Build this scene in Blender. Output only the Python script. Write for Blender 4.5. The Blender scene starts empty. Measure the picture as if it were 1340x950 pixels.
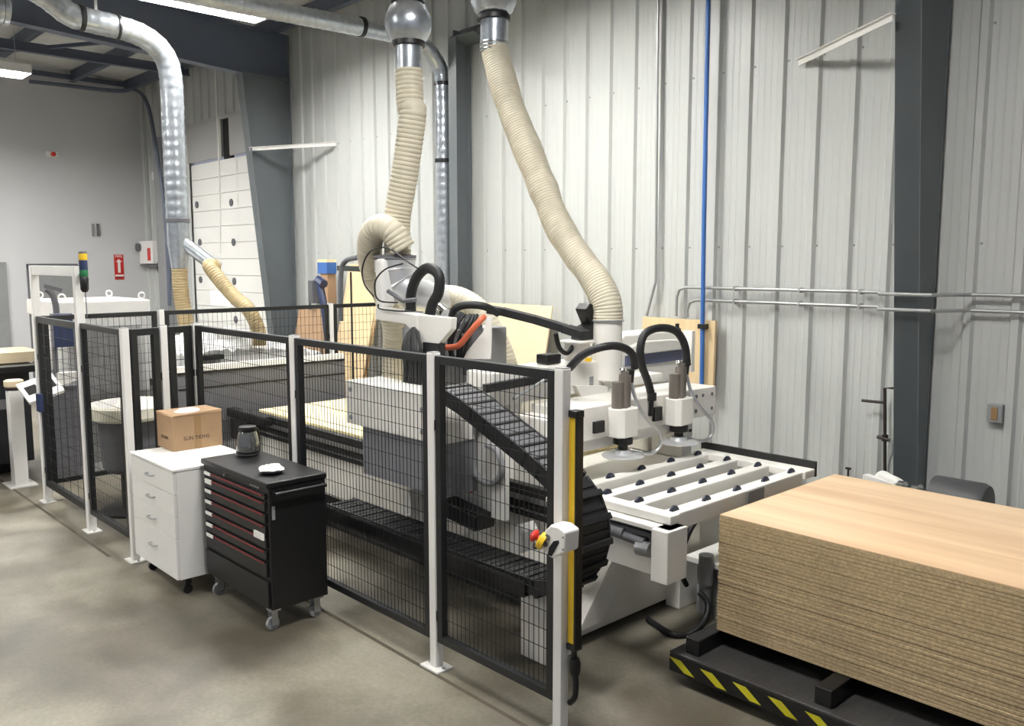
import bpy, math, random
from mathutils import Vector, Matrix
random.seed(7)
SC = bpy.context.scene
COL = SC.collection
PI = math.pi

# ------------------------------------------------------------------ camera geometry
H = 2.15; F = 1130.0; CX, CY = 670.0, 475.0
PITCH = math.atan((CY - 343.0) / F); YAW = math.radians(43.24)
FW = Vector((-math.cos(YAW) * math.cos(PITCH), math.sin(YAW) * math.cos(PITCH), -math.sin(PITCH)))
RT = Vector((math.sin(YAW), math.cos(YAW), 0))
UP = RT.cross(FW)
EYE = Vector((0, 0, H))
def ray(x, y): return FW + RT * ((x - CX) / F) - UP * ((y - CY) / F)
def aX(x, y, v): d = ray(x, y); return EYE + d * (v / d.x)
def aY(x, y, v): d = ray(x, y); return EYE + d * (v / d.y)
def aZ(x, y, v): d = ray(x, y); return EYE + d * ((v - H) / d.z)

cam = bpy.data.cameras.new('camera'); co = bpy.data.objects.new('camera', cam); COL.objects.link(co)
cam.sensor_fit = 'HORIZONTAL'; cam.sensor_width = 36.0; cam.lens = F * 36.0 / 1340.0
cam.clip_start = 0.05; cam.clip_end = 100
m = Matrix((RT, UP, -FW)).transposed().to_4x4(); m.translation = EYE
co.matrix_world = m
SC.camera = co

# ------------------------------------------------------------------ materials
def lin(c):
    return tuple(((v / 12.92) if v <= 0.04045 else ((v + 0.055) / 1.055) ** 2.4) for v in [x / 255.0 for x in c]) + (1.0,)
MATS = {}
def mat(name, rgb, rough=0.5, metal=0.0, var=0.0, scale=6.0, bump=0.0, stretch=(1, 1, 1), emit=0.0, alpha=1.0, detail=4.0, trans=0.0, coat=0.0):
    M = bpy.data.materials.new(name); M.use_nodes = True
    nt = M.node_tree; b = nt.nodes['Principled BSDF']
    c = lin(rgb)
    b.inputs['Base Color'].default_value = c
    b.inputs['Roughness'].default_value = rough; b.inputs['Metallic'].default_value = metal
    b.inputs['Coat Weight'].default_value = coat
    if trans: b.inputs['Transmission Weight'].default_value = trans
    if alpha < 1: b.inputs['Alpha'].default_value = alpha
    if emit:
        b.inputs['Emission Color'].default_value = c; b.inputs['Emission Strength'].default_value = emit
    if var or bump:
        tc = nt.nodes.new('ShaderNodeTexCoord'); mp = nt.nodes.new('ShaderNodeMapping'); nz = nt.nodes.new('ShaderNodeTexNoise')
        mp.inputs['Scale'].default_value = stretch
        nz.inputs['Scale'].default_value = scale; nz.inputs['Detail'].default_value = detail
        nt.links.new(tc.outputs['Object'], mp.inputs['Vector']); nt.links.new(mp.outputs['Vector'], nz.inputs['Vector'])
        if var:
            r = nt.nodes.new('ShaderNodeValToRGB')
            r.color_ramp.elements[0].position = 0.3; r.color_ramp.elements[1].position = 0.7
            r.color_ramp.elements[0].color = tuple(max(0, v * (1 - var)) for v in c[:3]) + (1,)
            r.color_ramp.elements[1].color = tuple(min(1, v * (1 + var)) for v in c[:3]) + (1,)
            nt.links.new(nz.outputs['Fac'], r.inputs['Fac']); nt.links.new(r.outputs['Color'], b.inputs['Base Color'])
        if bump:
            bp = nt.nodes.new('ShaderNodeBump'); bp.inputs['Strength'].default_value = bump; bp.inputs['Distance'].default_value = 0.01
            nt.links.new(nz.outputs['Fac'], bp.inputs['Height']); nt.links.new(bp.outputs['Normal'], b.inputs['Normal'])
    MATS[name] = M
    return M
WHITE = mat('white_paint', (234, 232, 228), 0.38, var=0.03, scale=3)
MWHITE = mat('machine_white', (234, 231, 224), 0.35, var=0.04, scale=4)
WALLM = mat('wall_metal', (188, 190, 187), 0.4, 0.0, var=0.018, scale=2.0, stretch=(6, 6, 0.15))
WALLW = mat('wall_white', (206, 206, 207), 0.7, var=0.02, scale=1)
STEEL = mat('column_steel', (100, 106, 109), 0.45, var=0.06, scale=3)
RAFT = mat('rafter_steel', (88, 95, 110), 0.5, var=0.05, scale=3)
CEIL = mat('roof_liner', (206, 206, 204), 0.8, var=0.06, scale=3)
BLACK = mat('black_paint', (17, 17, 18), 0.42, var=0.1, scale=10)
FRAMEB = mat('fence_black', (24, 26, 28), 0.45, var=0.08, scale=10)
RUBBER = mat('black_rubber', (24, 25, 27), 0.55, var=0.15, scale=12)
CHAIN = mat('chain_plastic', (24, 25, 27), 0.5, var=0.12, scale=20)
GREYP = mat('dark_grey_panel', (98, 98, 102), 0.55, var=0.06, scale=8)
MIDGREY = mat('mid_grey', (140, 141, 142), 0.5, var=0.05, scale=8)
ALU = mat('aluminium', (190, 192, 194), 0.33, 0.85, var=0.06, scale=14)
GALV = mat('galvanised', (186, 192, 198), 0.3, 0.8, var=0.13, scale=22, bump=0.05)
CHROME = mat('chrome', (210, 210, 208), 0.18, 1.0)
SILV = mat('bright_aluminium', (222, 223, 225), 0.32, 0.6, var=0.05, scale=9)
HOSE = mat('beige_hose', (204, 196, 175), 0.55, var=0.06, scale=14)
HOSEY = mat('ochre_hose', (172, 153, 114), 0.55, var=0.08, scale=12)
CREAM = mat('cream_board', (238, 224, 176), 0.6, var=0.05, scale=8)
PLY = mat('plywood', (222, 196, 154), 0.6, var=0.07, scale=3, stretch=(5, 5, 0.5))
PLYP = mat('pale_plywood', (226, 208, 174), 0.6, var=0.05, scale=3, stretch=(0.7, 1, 4))
MDFB = mat('brown_board', (176, 144, 112), 0.65, var=0.06, scale=6)
CARD = mat('cardboard', (166, 136, 104), 0.75, var=0.06, scale=7)
TAPE = mat('parcel_tape', (150, 120, 82), 0.35)
INK = mat('print_ink', (62, 52, 44), 0.7)
RED = mat('red_plastic', (196, 46, 40), 0.35)
REDL = mat('red_line', (120, 26, 28), 0.4)
YEL = mat('yellow_paint', (226, 186, 40), 0.4, var=0.04, scale=10)
YELH = mat('hazard_yellow', (206, 196, 40), 0.5, var=0.08, scale=30)
BLUE = mat('blue_pipe', (62, 108, 176), 0.4, var=0.05, scale=10)
NAVY = mat('navy_plastic', (40, 52, 86), 0.4, var=0.08, scale=10)
GREEN = mat('green_plastic', (30, 110, 66), 0.4)
ORANGE = mat('orange_cable', (196, 98, 66), 0.45)
DARKV = mat('dark_void', (18, 18, 20), 0.9)
PAPER = mat('white_paper', (236, 234, 228), 0.7, var=0.04, scale=30)
FILM = mat('plastic_film', (206, 206, 204), 0.28, var=0.14, scale=7, bump=0.6)
DOORW = mat('door_white', (236, 235, 230), 0.55, var=0.02, scale=2)
LAMP = mat('lamp_diffuser', (254, 253, 250), 0.5, emit=122.0)
LAMPF = mat('lamp_diffuser_dim', (254, 252, 247), 0.5, emit=80.0)
WINGLOW = mat('window_daylight', (255, 255, 255), 0.3, emit=1.6)
CONDUIT = mat('conduit_steel', (176, 177, 176), 0.35, 0.6)
GLASSD = mat('smoked_glass', (128, 128, 126), 0.16, 0.75, coat=0.4)
JOINT = mat('floor_joint', (86, 78, 66), 0.8, var=0.15, scale=8)
WHEELM = mat('wheel_plastic', (20, 27, 48), 0.45)
PIPEB = mat('black_iron', (52, 44, 42), 0.5, 0.3)

# floor: worn polished concrete
def floor_mat():
    M = bpy.data.materials.new('concrete_floor'); M.use_nodes = True; nt = M.node_tree; b = nt.nodes['Principled BSDF']
    tc = nt.nodes.new('ShaderNodeTexCoord')
    def noise(s, d, dist=0.0):
        n = nt.nodes.new('ShaderNodeTexNoise'); n.inputs['Scale'].default_value = s; n.inputs['Detail'].default_value = d
        n.inputs['Distortion'].default_value = dist
        nt.links.new(tc.outputs['Object'], n.inputs['Vector']); return n
    n1, n2, n3 = noise(0.55, 5, 0.2), noise(1.7, 10, 0.25), noise(40, 3)
    def ramp(n, p0, c0, p1, c1):
        r = nt.nodes.new('ShaderNodeValToRGB'); e = r.color_ramp.elements
        e[0].position, e[1].position = p0, p1; e[0].color, e[1].color = lin(c0), lin(c1)
        nt.links.new(n.outputs['Fac'], r.inputs['Fac']); return r
    r1 = ramp(n1, 0.38, (105, 100, 89), 0.62, (150, 144, 129))
    r2 = ramp(n2, 0.38, (178, 172, 162), 0.56, (255, 255, 255))
    r3 = ramp(n3, 0.3, (215, 214, 212), 0.7, (255, 255, 255))
    def mul(a, c, f):
        x = nt.nodes.new('ShaderNodeMix'); x.data_type = 'RGBA'; x.blend_type = 'MULTIPLY'; x.inputs[0].default_value = f
        nt.links.new(a, x.inputs[6]); nt.links.new(c, x.inputs[7]); return x.outputs[2]
    c = mul(mul(r1.outputs['Color'], r2.outputs['Color'], 0.75), r3.outputs['Color'], 0.6)
    nt.links.new(c, b.inputs['Base Color'])
    rr = nt.nodes.new('ShaderNodeMapRange'); rr.inputs['To Min'].default_value = 0.28; rr.inputs['To Max'].default_value = 0.62
    nt.links.new(n2.outputs['Fac'], rr.inputs['Value']); nt.links.new(rr.outputs['Result'], b.inputs['Roughness'])
    bp = nt.nodes.new('ShaderNodeBump'); bp.inputs['Strength'].default_value = 0.06
    nt.links.new(n2.outputs['Fac'], bp.inputs['Height']); nt.links.new(bp.outputs['Normal'], b.inputs['Normal'])
    return M
FLOORM = floor_mat()

def oak_mat():
    M = bpy.data.materials.new('oak_laminate'); M.use_nodes = True; nt = M.node_tree; b = nt.nodes['Principled BSDF']
    tc = nt.nodes.new('ShaderNodeTexCoord'); mp = nt.nodes.new('ShaderNodeMapping'); mp.inputs['Scale'].default_value = (0.22, 3.2, 1)
    nt.links.new(tc.outputs['Object'], mp.inputs['Vector'])
    n = nt.nodes.new('ShaderNodeTexNoise'); n.inputs['Scale'].default_value = 2.2; n.inputs['Detail'].default_value = 7; n.inputs['Distortion'].default_value = 0.4
    nt.links.new(mp.outputs['Vector'], n.inputs['Vector'])
    r = nt.nodes.new('ShaderNodeValToRGB'); e = r.color_ramp.elements
    e[0].position, e[1].position = 0.36, 0.62; e[0].color, e[1].color = lin((208, 172, 134)), lin((230, 200, 164))
    nt.links.new(n.outputs['Fac'], r.inputs['Fac']); nt.links.new(r.outputs['Color'], b.inputs['Base Color'])
    b.inputs['Roughness'].default_value = 0.42
    return M
OAK = oak_mat()
CHIP0 = mat('chipboard_edge_plain', (172, 150, 112), 0.85, var=0.16, scale=55, detail=3, bump=0.3)

def chip_mat():
    M = bpy.data.materials.new('chipboard_edge'); M.use_nodes = True; nt = M.node_tree; b = nt.nodes['Principled BSDF']
    tc = nt.nodes.new('ShaderNodeTexCoord'); oi = nt.nodes.new('ShaderNodeObjectInfo'); sc = nt.nodes.new('ShaderNodeVectorMath'); sc.operation = 'SCALE'
    ad = nt.nodes.new('ShaderNodeVectorMath'); ad.operation = 'ADD'; cb = nt.nodes.new('ShaderNodeCombineXYZ')
    for k in range(3): nt.links.new(oi.outputs['Random'], cb.inputs[k])
    nt.links.new(cb.outputs[0], sc.inputs[0]); sc.inputs['Scale'].default_value = 37.0
    nt.links.new(tc.outputs['Object'], ad.inputs[0]); nt.links.new(sc.outputs[0], ad.inputs[1])
    n = nt.nodes.new('ShaderNodeTexNoise'); n.inputs['Scale'].default_value = 70; n.inputs['Detail'].default_value = 3
    nt.links.new(ad.outputs[0], n.inputs['Vector'])
    r = nt.nodes.new('ShaderNodeValToRGB'); e = r.color_ramp.elements
    e[0].position, e[1].position = 0.3, 0.72; e[0].color, e[1].color = lin((154, 134, 102)), lin((190, 167, 130))
    nt.links.new(n.outputs['Fac'], r.inputs['Fac']); nt.links.new(r.outputs['Color'], b.inputs['Base Color'])
    b.inputs['Roughness'].default_value = 0.85; return M
CHIP = chip_mat()
# ------------------------------------------------------------------ mesh builder
class MB:
    def __init__(s): s.v = []; s.f = []; s.mi = []; s.cur = 0
    def add(s, vs, fs):
        o = len(s.v); s.v += [Vector(v) for v in vs]; s.f += [tuple(i + o for i in f) for f in fs]; s.mi += [s.cur] * len(fs); return s
    def box(s, x0, x1, y0, y1, z0, z1):
        return s.add([(x0,y0,z0),(x1,y0,z0),(x1,y1,z0),(x0,y1,z0),(x0,y0,z1),(x1,y0,z1),(x1,y1,z1),(x0,y1,z1)],
                     [(0,3,2,1),(4,5,6,7),(0,1,5,4),(1,2,6,5),(2,3,7,6),(3,0,4,7)])
    def obox(s, c, hx, hy, hz, R=None):
        R = R or Matrix.Identity(3); c = Vector(c)
        P = [c + R @ Vector((a*hx, b*hy, d*hz)) for d in (-1,1) for a,b in ((-1,-1),(1,-1),(1,1),(-1,1))]
        return s.add(P, [(0,3,2,1),(4,5,6,7),(0,1,5,4),(1,2,6,5),(2,3,7,6),(3,0,4,7)])
    def bar(s, p0, p1, w, h, up=(0,0,1)):
        p0, p1 = Vector(p0), Vector(p1); d = (p1 - p0); L = d.length; d.normalize()
        u = Vector(up); r = d.cross(u)
        if r.length < 1e-4: r = d.cross(Vector((1,0,0)))
        r.normalize(); u = r.cross(d)
        return s.obox((p0+p1)/2, L/2, w/2, h/2, Matrix((d, r, u)).transposed())
    def prism(s, poly, axis, lo, hi):
        # poly: 2D points; axis 'x' -> (y,z), 'y' -> (x,z), 'z' -> (x,y)
        def P(a, b, t): return {'x': (t,a,b), 'y': (a,t,b), 'z': (a,b,t)}[axis]
        n = len(poly)
        vs = [P(a,b,lo) for a,b in poly] + [P(a,b,hi) for a,b in poly]
        return s.add(vs, [tuple(range(n))[::-1], tuple(range(n, 2*n))] + [(i, (i+1)%n, n+(i+1)%n, n+i) for i in range(n)])
    def tube(s, pts, r, n=10, caps=True):
        pts = [Vector(p) for p in pts]; N = len(pts)
        T = []
        for i in range(N):
            t = pts[min(i+1, N-1)] - pts[max(i-1, 0)]; T.append(t.normalized())
        a = Vector((0,0,1)) if abs(T[0].z) < 0.9 else Vector((1,0,0))
        u = (a - T[0]*a.dot(T[0])).normalized()
        vs = []
        for i in range(N):
            u = (u - T[i]*u.dot(T[i])).normalized(); w = T[i].cross(u)
            rr = r(i) if callable(r) else r
            for k in range(n):
                g = 2*PI*k/n; vs.append(pts[i] + (u*math.cos(g) + w*math.sin(g))*rr)
        fs = [(i*n+k, i*n+(k+1)%n, (i+1)*n+(k+1)%n, (i+1)*n+k) for i in range(N-1) for k in range(n)]
        if caps: fs += [tuple(range(n))[::-1], tuple(range((N-1)*n, N*n))]
        return s.add(vs, fs)
    def cyl(s, p0, p1, r, n=20, r1=None):
        r1 = r if r1 is None else r1
        return s.tube([p0, p1], lambda i: (r, r1)[i], n)
    def lathe(s, c, prof, n=24, ax=(0,0,1)):
        # prof: (radius, height) pairs along ax from c
        ax = Vector(ax).normalized(); c = Vector(c)
        a = Vector((1,0,0)) if abs(ax.x) < 0.9 else Vector((0,1,0))
        u = (a - ax*a.dot(ax)).normalized(); w = ax.cross(u)
        vs = [c + ax*h + (u*math.cos(2*PI*k/n) + w*math.sin(2*PI*k/n))*max(r,1e-4) for r,h in prof for k in range(n)]
        N = len(prof)
        fs = [(i*n+k, i*n+(k+1)%n, (i+1)*n+(k+1)%n, (i+1)*n+k) for i in range(N-1) for k in range(n)]
        fs += [tuple(range(n))[::-1], tuple(range((N-1)*n, N*n))]
        return s.add(vs, fs)
    def build(s, name, mats, parent=None, bevel=0.0, smooth=False, seg=2):
        off = Vector((0,0,0)); p = parent
        while p is not None: off += p.location; p = p.parent
        me = bpy.data.meshes.new(name)
        me.from_pydata([tuple(v - off) for v in s.v], [], s.f)
        for M in (mats if isinstance(mats, (list, tuple)) else [mats]): me.materials.append(M)
        me.polygons.foreach_set('material_index', s.mi)
        if smooth:
            me.polygons.foreach_set('use_smooth', [True]*len(s.f))
            try: me.set_sharp_from_angle(angle=math.radians(38))
            except Exception: pass
        me.update()
        o = bpy.data.objects.new(name, me); COL.objects.link(o)
        if parent is not None: o.parent = parent
        if bevel:
            b = o.modifiers.new('bevel', 'BEVEL'); b.width = bevel; b.segments = seg; b.limit_method = 'ANGLE'; b.angle_limit = math.radians(40)
        return o

def thing(name, label, cat, loc, group=None):
    o = bpy.data.objects.new(name, None); COL.objects.link(o); o.location = loc; o.empty_display_size = 0.05
    return tag(o, label, cat, group)
def tag(o, label, cat, group=None):
    o['label'] = label; o['category'] = cat
    if group: o['group'] = group
    return o
def struct(o): o['kind'] = 'structure'; return o
def spline(pts, per=12):
    P = [Vector(p) for p in pts]; out = []
    for i in range(len(P)-1):
        p0, p1, p2, p3 = P[max(i-1,0)], P[i], P[i+1], P[min(i+2,len(P)-1)]
        for k in range(per):
            t = k/per
            out.append(0.5*((2*p1) + (p2-p0)*t + (2*p0-5*p1+4*p2-p3)*t*t + (3*p1-p0-3*p2+p3)*t**3))
    out.append(P[-1]); return out
def resample(pts, step):
    out = [pts[0]]; acc = 0.0
    for a, b in zip(pts, pts[1:]):
        L = (b-a).length; d = step - acc
        while d <= L:
            out.append(a + (b-a)*(d/L)); d += step
        acc = (acc + L) % step
    if (out[-1]-pts[-1]).length > step*0.4: out.append(pts[-1])
    return out
def ribbed(mb, pts, r, pitch=0.024, depth=0.006, n=22, var=0.0):
    P = resample(spline(pts, 16), pitch/4)
    bul = [random.uniform(-var, var) for _ in range(len(P)//24 + 3)]
    def rr(i):
        k = i/24.0; j = int(k); t = k - j
        return r + depth*(0, 0.8, 1.0, 0.8)[i % 4] + bul[j]*(1-t) + bul[j+1]*t
    mb.tube(P, rr, n); return mb
def text(name, body, size, loc, rot, M, parent=None, ext=0.0005):
    cu = bpy.data.curves.new(name, 'FONT'); cu.body = body; cu.size = size; cu.extrude = ext
    cu.align_x = 'CENTER'; cu.align_y = 'CENTER'; cu.materials.append(M)
    o = bpy.data.objects.new(name, cu); COL.objects.link(o)
    off = Vector((0,0,0)); p = parent
    while p is not None: off += p.location; p = p.parent
    o.location = Vector(loc) - off; o.rotation_euler = rot
    me = bpy.data.meshes.new_from_object(o.evaluated_get(bpy.context.evaluated_depsgraph_get())); me.name = name
    q = bpy.data.objects.new(name, me); COL.objects.link(q); q.location = o.location; q.rotation_euler = o.rotation_euler
    bpy.data.objects.remove(o); q.name = name
    if parent is not None: q.parent = parent
    return q

# ================================================================== SETTING
D = 6.55                        # face of the back wall
XL = -17.6                      # far left wall
def roof(y): return 5.6 + (D - y)*0.055
b = MB().box(-19, 4, -9, 7.2, -0.1, 0); struct(b.build('floor', FLOORM))
# saw-cut joint running along the fence
b = MB(); b.bar((-17.5, 2.02, 0.001), (-6.5, 2.05, 0.001), 0.022, 0.0015); b.bar((-6.2, 2.7, 0.001), (1, 2.6, 0.001), 0.022, 0.0015)
struct(b.build('trim_1', JOINT))

# ribbed back wall with a door opening
def ribprofile(x0, x1):
    pts = []; k0 = math.floor((x0 + 7.73)/0.305) - 1; k1 = math.ceil((x1 + 7.73)/0.305) + 1
    for k in range(k0, k1):
        c = -7.73 + k*0.305
        pts += [(c-0.042, 0), (c-0.024, -0.028), (c+0.024, -0.028), (c+0.042, 0)]
        for q in (0.09, 0.15, 0.21):
            pts += [(c+q-0.008, 0), (c+q-0.003, -0.002), (c+q+0.003, -0.002), (c+q+0.008, 0)]
    pts = [(x, d) for x, d in pts if x0 <= x <= x1]
    return [(x0, 0)] + pts + [(x1, 0)]
def ribwall(mb, x0, x1, z0, z1):
    P = ribprofile(x0, x1); n = len(P)
    vs = [(x, D+d, z0) for x, d in P] + [(x, D+d, z1) for x, d in P]
    fs = [(i, i+1, n+i+1, n+i) for i in range(n-1)]
    mb.add(vs, fs); mb.box(x0, x1, D+0.05, D+0.1, z0, z1); return mb
DX0, DX1, DZ = -15.35, -12.55, 3.86
b = MB(); ribwall(b, XL, DX0, 0, 5.65); ribwall(b, DX0, DX1, 4.5, 5.65); ribwall(b, DX1, 3.6, 0, 5.65)
struct(b.build('wall_back', WALLM))
# screw line on the wall
b = MB()
for k in range(-38, 36):
    x = -7.73 + k*0.305
    if DX0-0.1 < x < DX1+0.1: continue
    b.lathe((x+0.055, D-0.0005, 2.28), [(0.009,0),(0.009,0.004),(0.004,0.007)], 8, (0,-1,0))
    b.lathe((x+0.055, D-0.0005, 3.76), [(0.009,0),(0.009,0.004),(0.004,0.007)], 8, (0,-1,0))
struct(b.build('trim_2', MIDGREY))
# smooth white wall at the far end
b = MB().prism([(-9, 0), (D+0.05, 0), (D+0.05, roof(D)), (-9, roof(-9))], 'x', XL-0.12, XL)
struct(b.build('wall_left', WALLW))
b = MB().box(XL, XL+0.06, -9, D-0.05, 5.5, 5.58); struct(b.build('trim_3', RAFT))
# roof liner and purlins
b = MB().add([(-19,-9,roof(-9)),(4,-9,roof(-9)),(4,7.2,roof(7.2)),(-19,7.2,roof(7.2)),(-19,-9,roof(-9)+.1),(4,-9,roof(-9)+.1),(4,7.2,roof(7.2)+.1),(-19,7.2,roof(7.2)+.1)],
             [(0,3,2,1),(4,5,6,7),(0,1,5,4),(1,2,6,5),(2,3,7,6),(3,0,4,7)])
struct(b.build('ceiling', CEIL))
for k, y in enumerate((6.3, 5.35, 4.0, 2.65, 1.3, -0.05, -1.4, -2.75, -4.1, -5.45, -6.8)):
    z = roof(y)
    b = MB(); b.box(XL+0.01, 3.9, y-0.008, y+0.008, z-0.2, z-0.002); b.box(XL+0.01, 3.9, y-0.05, y+0.05, z-0.21, z-0.2)
    struct(b.build('beam_%d' % (k+3), RAFT))
# secondary beams beyond the rigid frame
b = MB()
b.box(-14.9, -14.8, -9, 6.4, 5.30, 5.32); b.box(-14.86, -14.84, -9, 6.4, 5.32, 5.45)
struct(b.build('beam_20', RAFT))
b = MB().bar((-16.9, 3.0, 5.42), (-12.0, 5.9, 5.42), 0.05, 0.05); struct(b.build('beam_21', RAFT))

# rigid frames: tapered column with web and two flanges, and the rafter
def frame(X, zt, yb, yt, k, raf=True):
    fl = lambda z: yb + (yt-yb)*z/zt
    b = MB()
    hw, ft, yo = 0.088, 0.016, D-0.045
    b.add([(X-hw,fl(0),0),(X+hw,fl(0),0),(X+hw,fl(zt),zt),(X-hw,fl(zt),zt),(X-hw,fl(0)+ft,0),(X+hw,fl(0)+ft,0),(X+hw,fl(zt)+ft,zt),(X-hw,fl(zt)+ft,zt)],
          [(0,1,2,3),(4,7,6,5),(0,4,5,1),(1,5,6,2),(2,6,7,3),(3,7,4,0)])
    b.prism([(fl(0),0),(yo,0),(yo,zt),(fl(zt),zt)], 'x', X-(0.006 if k == 1 else hw-0.004), X+(0.006 if k == 1 else hw-0.004))
    b.box(X-hw, X+hw, yo-ft, yo, 0, zt+0.6)
    b.box(X-hw, X+hw, fl(zt), yo, zt-0.01, zt+0.01)
    b.box(X-hw-.02, X+hw+.02, fl(0)-.02, yo, 0, 0.02)
    struct(b.build('column_%d' % k, STEEL))
    if raf:
        y0 = fl(zt); z0 = zt; y1 = -9.0; z1 = zt + 0.06*(y0+9)
        b = MB()
        b.prism([(yo, z0+0.012), (yo, z0+0.6), (y1, z1+0.75), (y1, z1), (y0, z0+0.012)], 'x', X-0.006, X+0.006)
        b.bar((X, y0+0.02, z0), (X, y1, z1), 2*hw, ft)
        b.bar((X, yo, z0+0.6), (X, y1, z1+0.75), 2*hw, ft)
        struct(b.build('beam_%d' % k, RAFT))
frame(-11.7, 4.78, 6.22, 5.76, 1)
frame(-2.55, 4.9, 6.44, 5.9, 2)
# flange braces from the columns to the wall girt
b = MB(); p, q = aY(1045, 82, D-0.04), Vector((-2.6, 5.86, 3.75)); d = aX(1168, 22, -2.6)
b.bar(p, d, 0.006, 0.05); b.bar(p + Vector((0,0,0.022)), d + Vector((0,0,0.022)), 0.05, 0.006)
tag(b.build('flange_brace', WHITE), 'white angle brace from the right-hand steel column up to the wall', 'brace')
b = MB(); p, d = aY(440, 188, D-0.04), Vector((-11.66, 5.86, 3.74))
b.bar(p, d, 0.006, 0.05); b.bar(p + Vector((0,0,0.022)), d + Vector((0,0,0.022)), 0.05, 0.006)
tag(b.build('flange_brace', WHITE), 'white angle brace from the tapered column beside the loading door', 'brace')

# narrow steel post against the wall behind the robot hoses
b = MB(); b.box(-7.74, -7.6, 6.3, 6.315, 0, 4.62); b.box(-7.676, -7.664, 6.315, 6.5, 0, 4.7); b.box(-7.74, -7.6, 6.5, 6.512, 0, 4.7)
b.prism([(6.3, 4.62), (6.5, 4.75), (6.5, 4.55)], 'x', -7.74, -7.3)
struct(b.build('column_3', STEEL))

# loading door (sectional, insulated)
b = MB()
n = 14
for k in range(n):
    z0 = DZ*k/n; z1 = DZ*(k+1)/n
    b.prism([(D+0.06, z0), (D+0.035, z0+0.006), (D+0.035, z1-0.006), (D+0.06, z1)], 'x', DX0, DX1)
    b.box(DX0, DX1, D+0.06, D+0.1, z0, z1)
door = struct(b.build('door_1', DOORW))
b = MB()
for x, y in ((258,268),(303,265),(262,317),(306,317),(263,366),(307,368),(309,418)):
    p = aY(x, y, D+0.035); b.lathe(p, [(0.062,0),(0.062,0.015),(0.035,0.02)], 12, (0,-1,0))
b.build('door_plug', GREYP, door)
p = aY(276, 398, D+0.03); q = aY(300, 382, D+0.03)
b = MB().box(p.x, q.x, D+0.028, D+0.034, p.z, q.z); o = b.build('window_pane', WINGLOW, door)
# header flaps above the door
hd = []
b = MB(); b.box(DX0, -14.0, D-0.02, D+0.02, DZ+0.03, 4.52); b.box(-13.7, DX1, D-0.02, D+0.02, DZ+0.03, 4.52); b.box(DX0, DX1, D-0.03, D+0.03, 4.5, 4.56)
struct(b.build('trim_4', mat('flap_grey', (176,175,172), 0.6)))
b = MB().box(-14.0, -13.7, D+0.02, D+0.06, DZ, 4.5); struct(b.build('trim_5', DARKV))
# doors in the far wall
b = MB(); y0, y1 = aX(34, 345, XL).y, aX(97, 350, XL).y
b.box(XL, XL+0.02, y0+0.15, y1, 0, 2.06); b.cur = 1; b.box(XL, XL+0.05, y0, y0+0.1, 0, 2.1); b.box(XL, XL+0.05, y0, y1+0.05, 2.06, 2.12); b.box(XL,XL+.05,y1,y1+.06,0,2.1)
dr = struct(b.build('door_2', [MIDGREY, GREYP]))
MB().lathe((XL+0.02, y0+0.3, 1.0), [(0.012,0),(0.012,0.05),(0.028,0.055),(0.028,0.08)], 12, (1,0,0)).build('handle', CHROME, dr)
b = MB().box(XL, XL+0.03, 3.05, 4.07, 0, 2.15); struct(b.build('door_3', MIDGREY))

# ------------------------------------------------------------------ lights
def fixture(x, y, z, label, L=1.3, W=0.5, e=None):
    t = thing('ceiling_light', label, 'ceiling light', (x, y, z), 'linear high-bay ceiling lights')
    b = MB()
    b.prism([(x-W/2, z-0.09), (x-W/2-0.02, z-0.09), (x-W/2-0.01, z+0.03), (x-W/4, z+0.10), (x+W/4, z+0.10), (x+W/2+0.01, z+0.03), (x+W/2+0.02, z-0.09), (x+W/2, z-0.09), (x+W/2-0.012, z+0.006), (x-W/2+0.012, z+0.006)], 'y', y-L/2, y+L/2)
    for e_ in (y-L/2-0.006, y+L/2): b.box(x-W/2-0.015, x+W/2+0.015, e_, e_+0.006, z-0.09, z+0.03)
    b.build('housing', WHITE, t)
    b = MB(); b.box(x-W/2+0.02, x+W/2-0.02, y-L/2+0.02, y+L/2-0.02, z-0.002, z+0.005); b.build('diffuser', LAMP if y > 0.1 else LAMPF, t)
    b = MB()
    for s in (-1, 1):
        b.cyl((x, y+s*L*0.4, z+0.1), (x, y+s*L*0.4, roof(y)-0.21), 0.004, 6)
    b.build('hanger_cable', CONDUIT, t)
fixture(-9.42, 4.3, 5.0, 'bright linear ceiling light nearest the two vertical dust hoses', L=1.35, W=0.46)
fixture(-14.15, 3.05, 4.9, 'bright ceiling light by the far white wall')
fixture(-15.6, 0.2, 4.9, 'unseen linear ceiling light added to brighten the far white wall')  # added fixture out of view, lifts the brightness of the far wall
for i, (x, y) in enumerate(((-5.65, 4.2), (-13.0, -0.9), (-9.4, -0.9), (-5.65, -0.9), (-2.3, 2.3), (-5.65, -5.2), (-11.5, -5.2))):
    nm = ('over the vacuum gantry', 'in the front row above the far left floor', 'in the front row above the fence gate', 'in the front row above the tool cart', 'in the front row above the board stack',
          'in the rear row on the board stack side', 'in the rear row on the far wall side')[i]
    fixture(x, y, 4.9, 'bright linear ceiling light ' + nm)

# ================================================================== DUCTS AND HOSES
def spiral(mb, pts, r, pitch=0.11, n=24):
    P = resample(spline(pts, 14), pitch/4)
    mb.tube(P, lambda i: r + (0.005 if i % 4 == 0 else 0), n); return mb
def band(mb, p, d, r, w=0.04):
    p = Vector(p); d = Vector(d).normalized(); mb.lathe(p - d*w/2, [(r,0),(r+0.012,0.004),(r+0.012,w-0.004),(r,w)], 24, d); return mb
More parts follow.
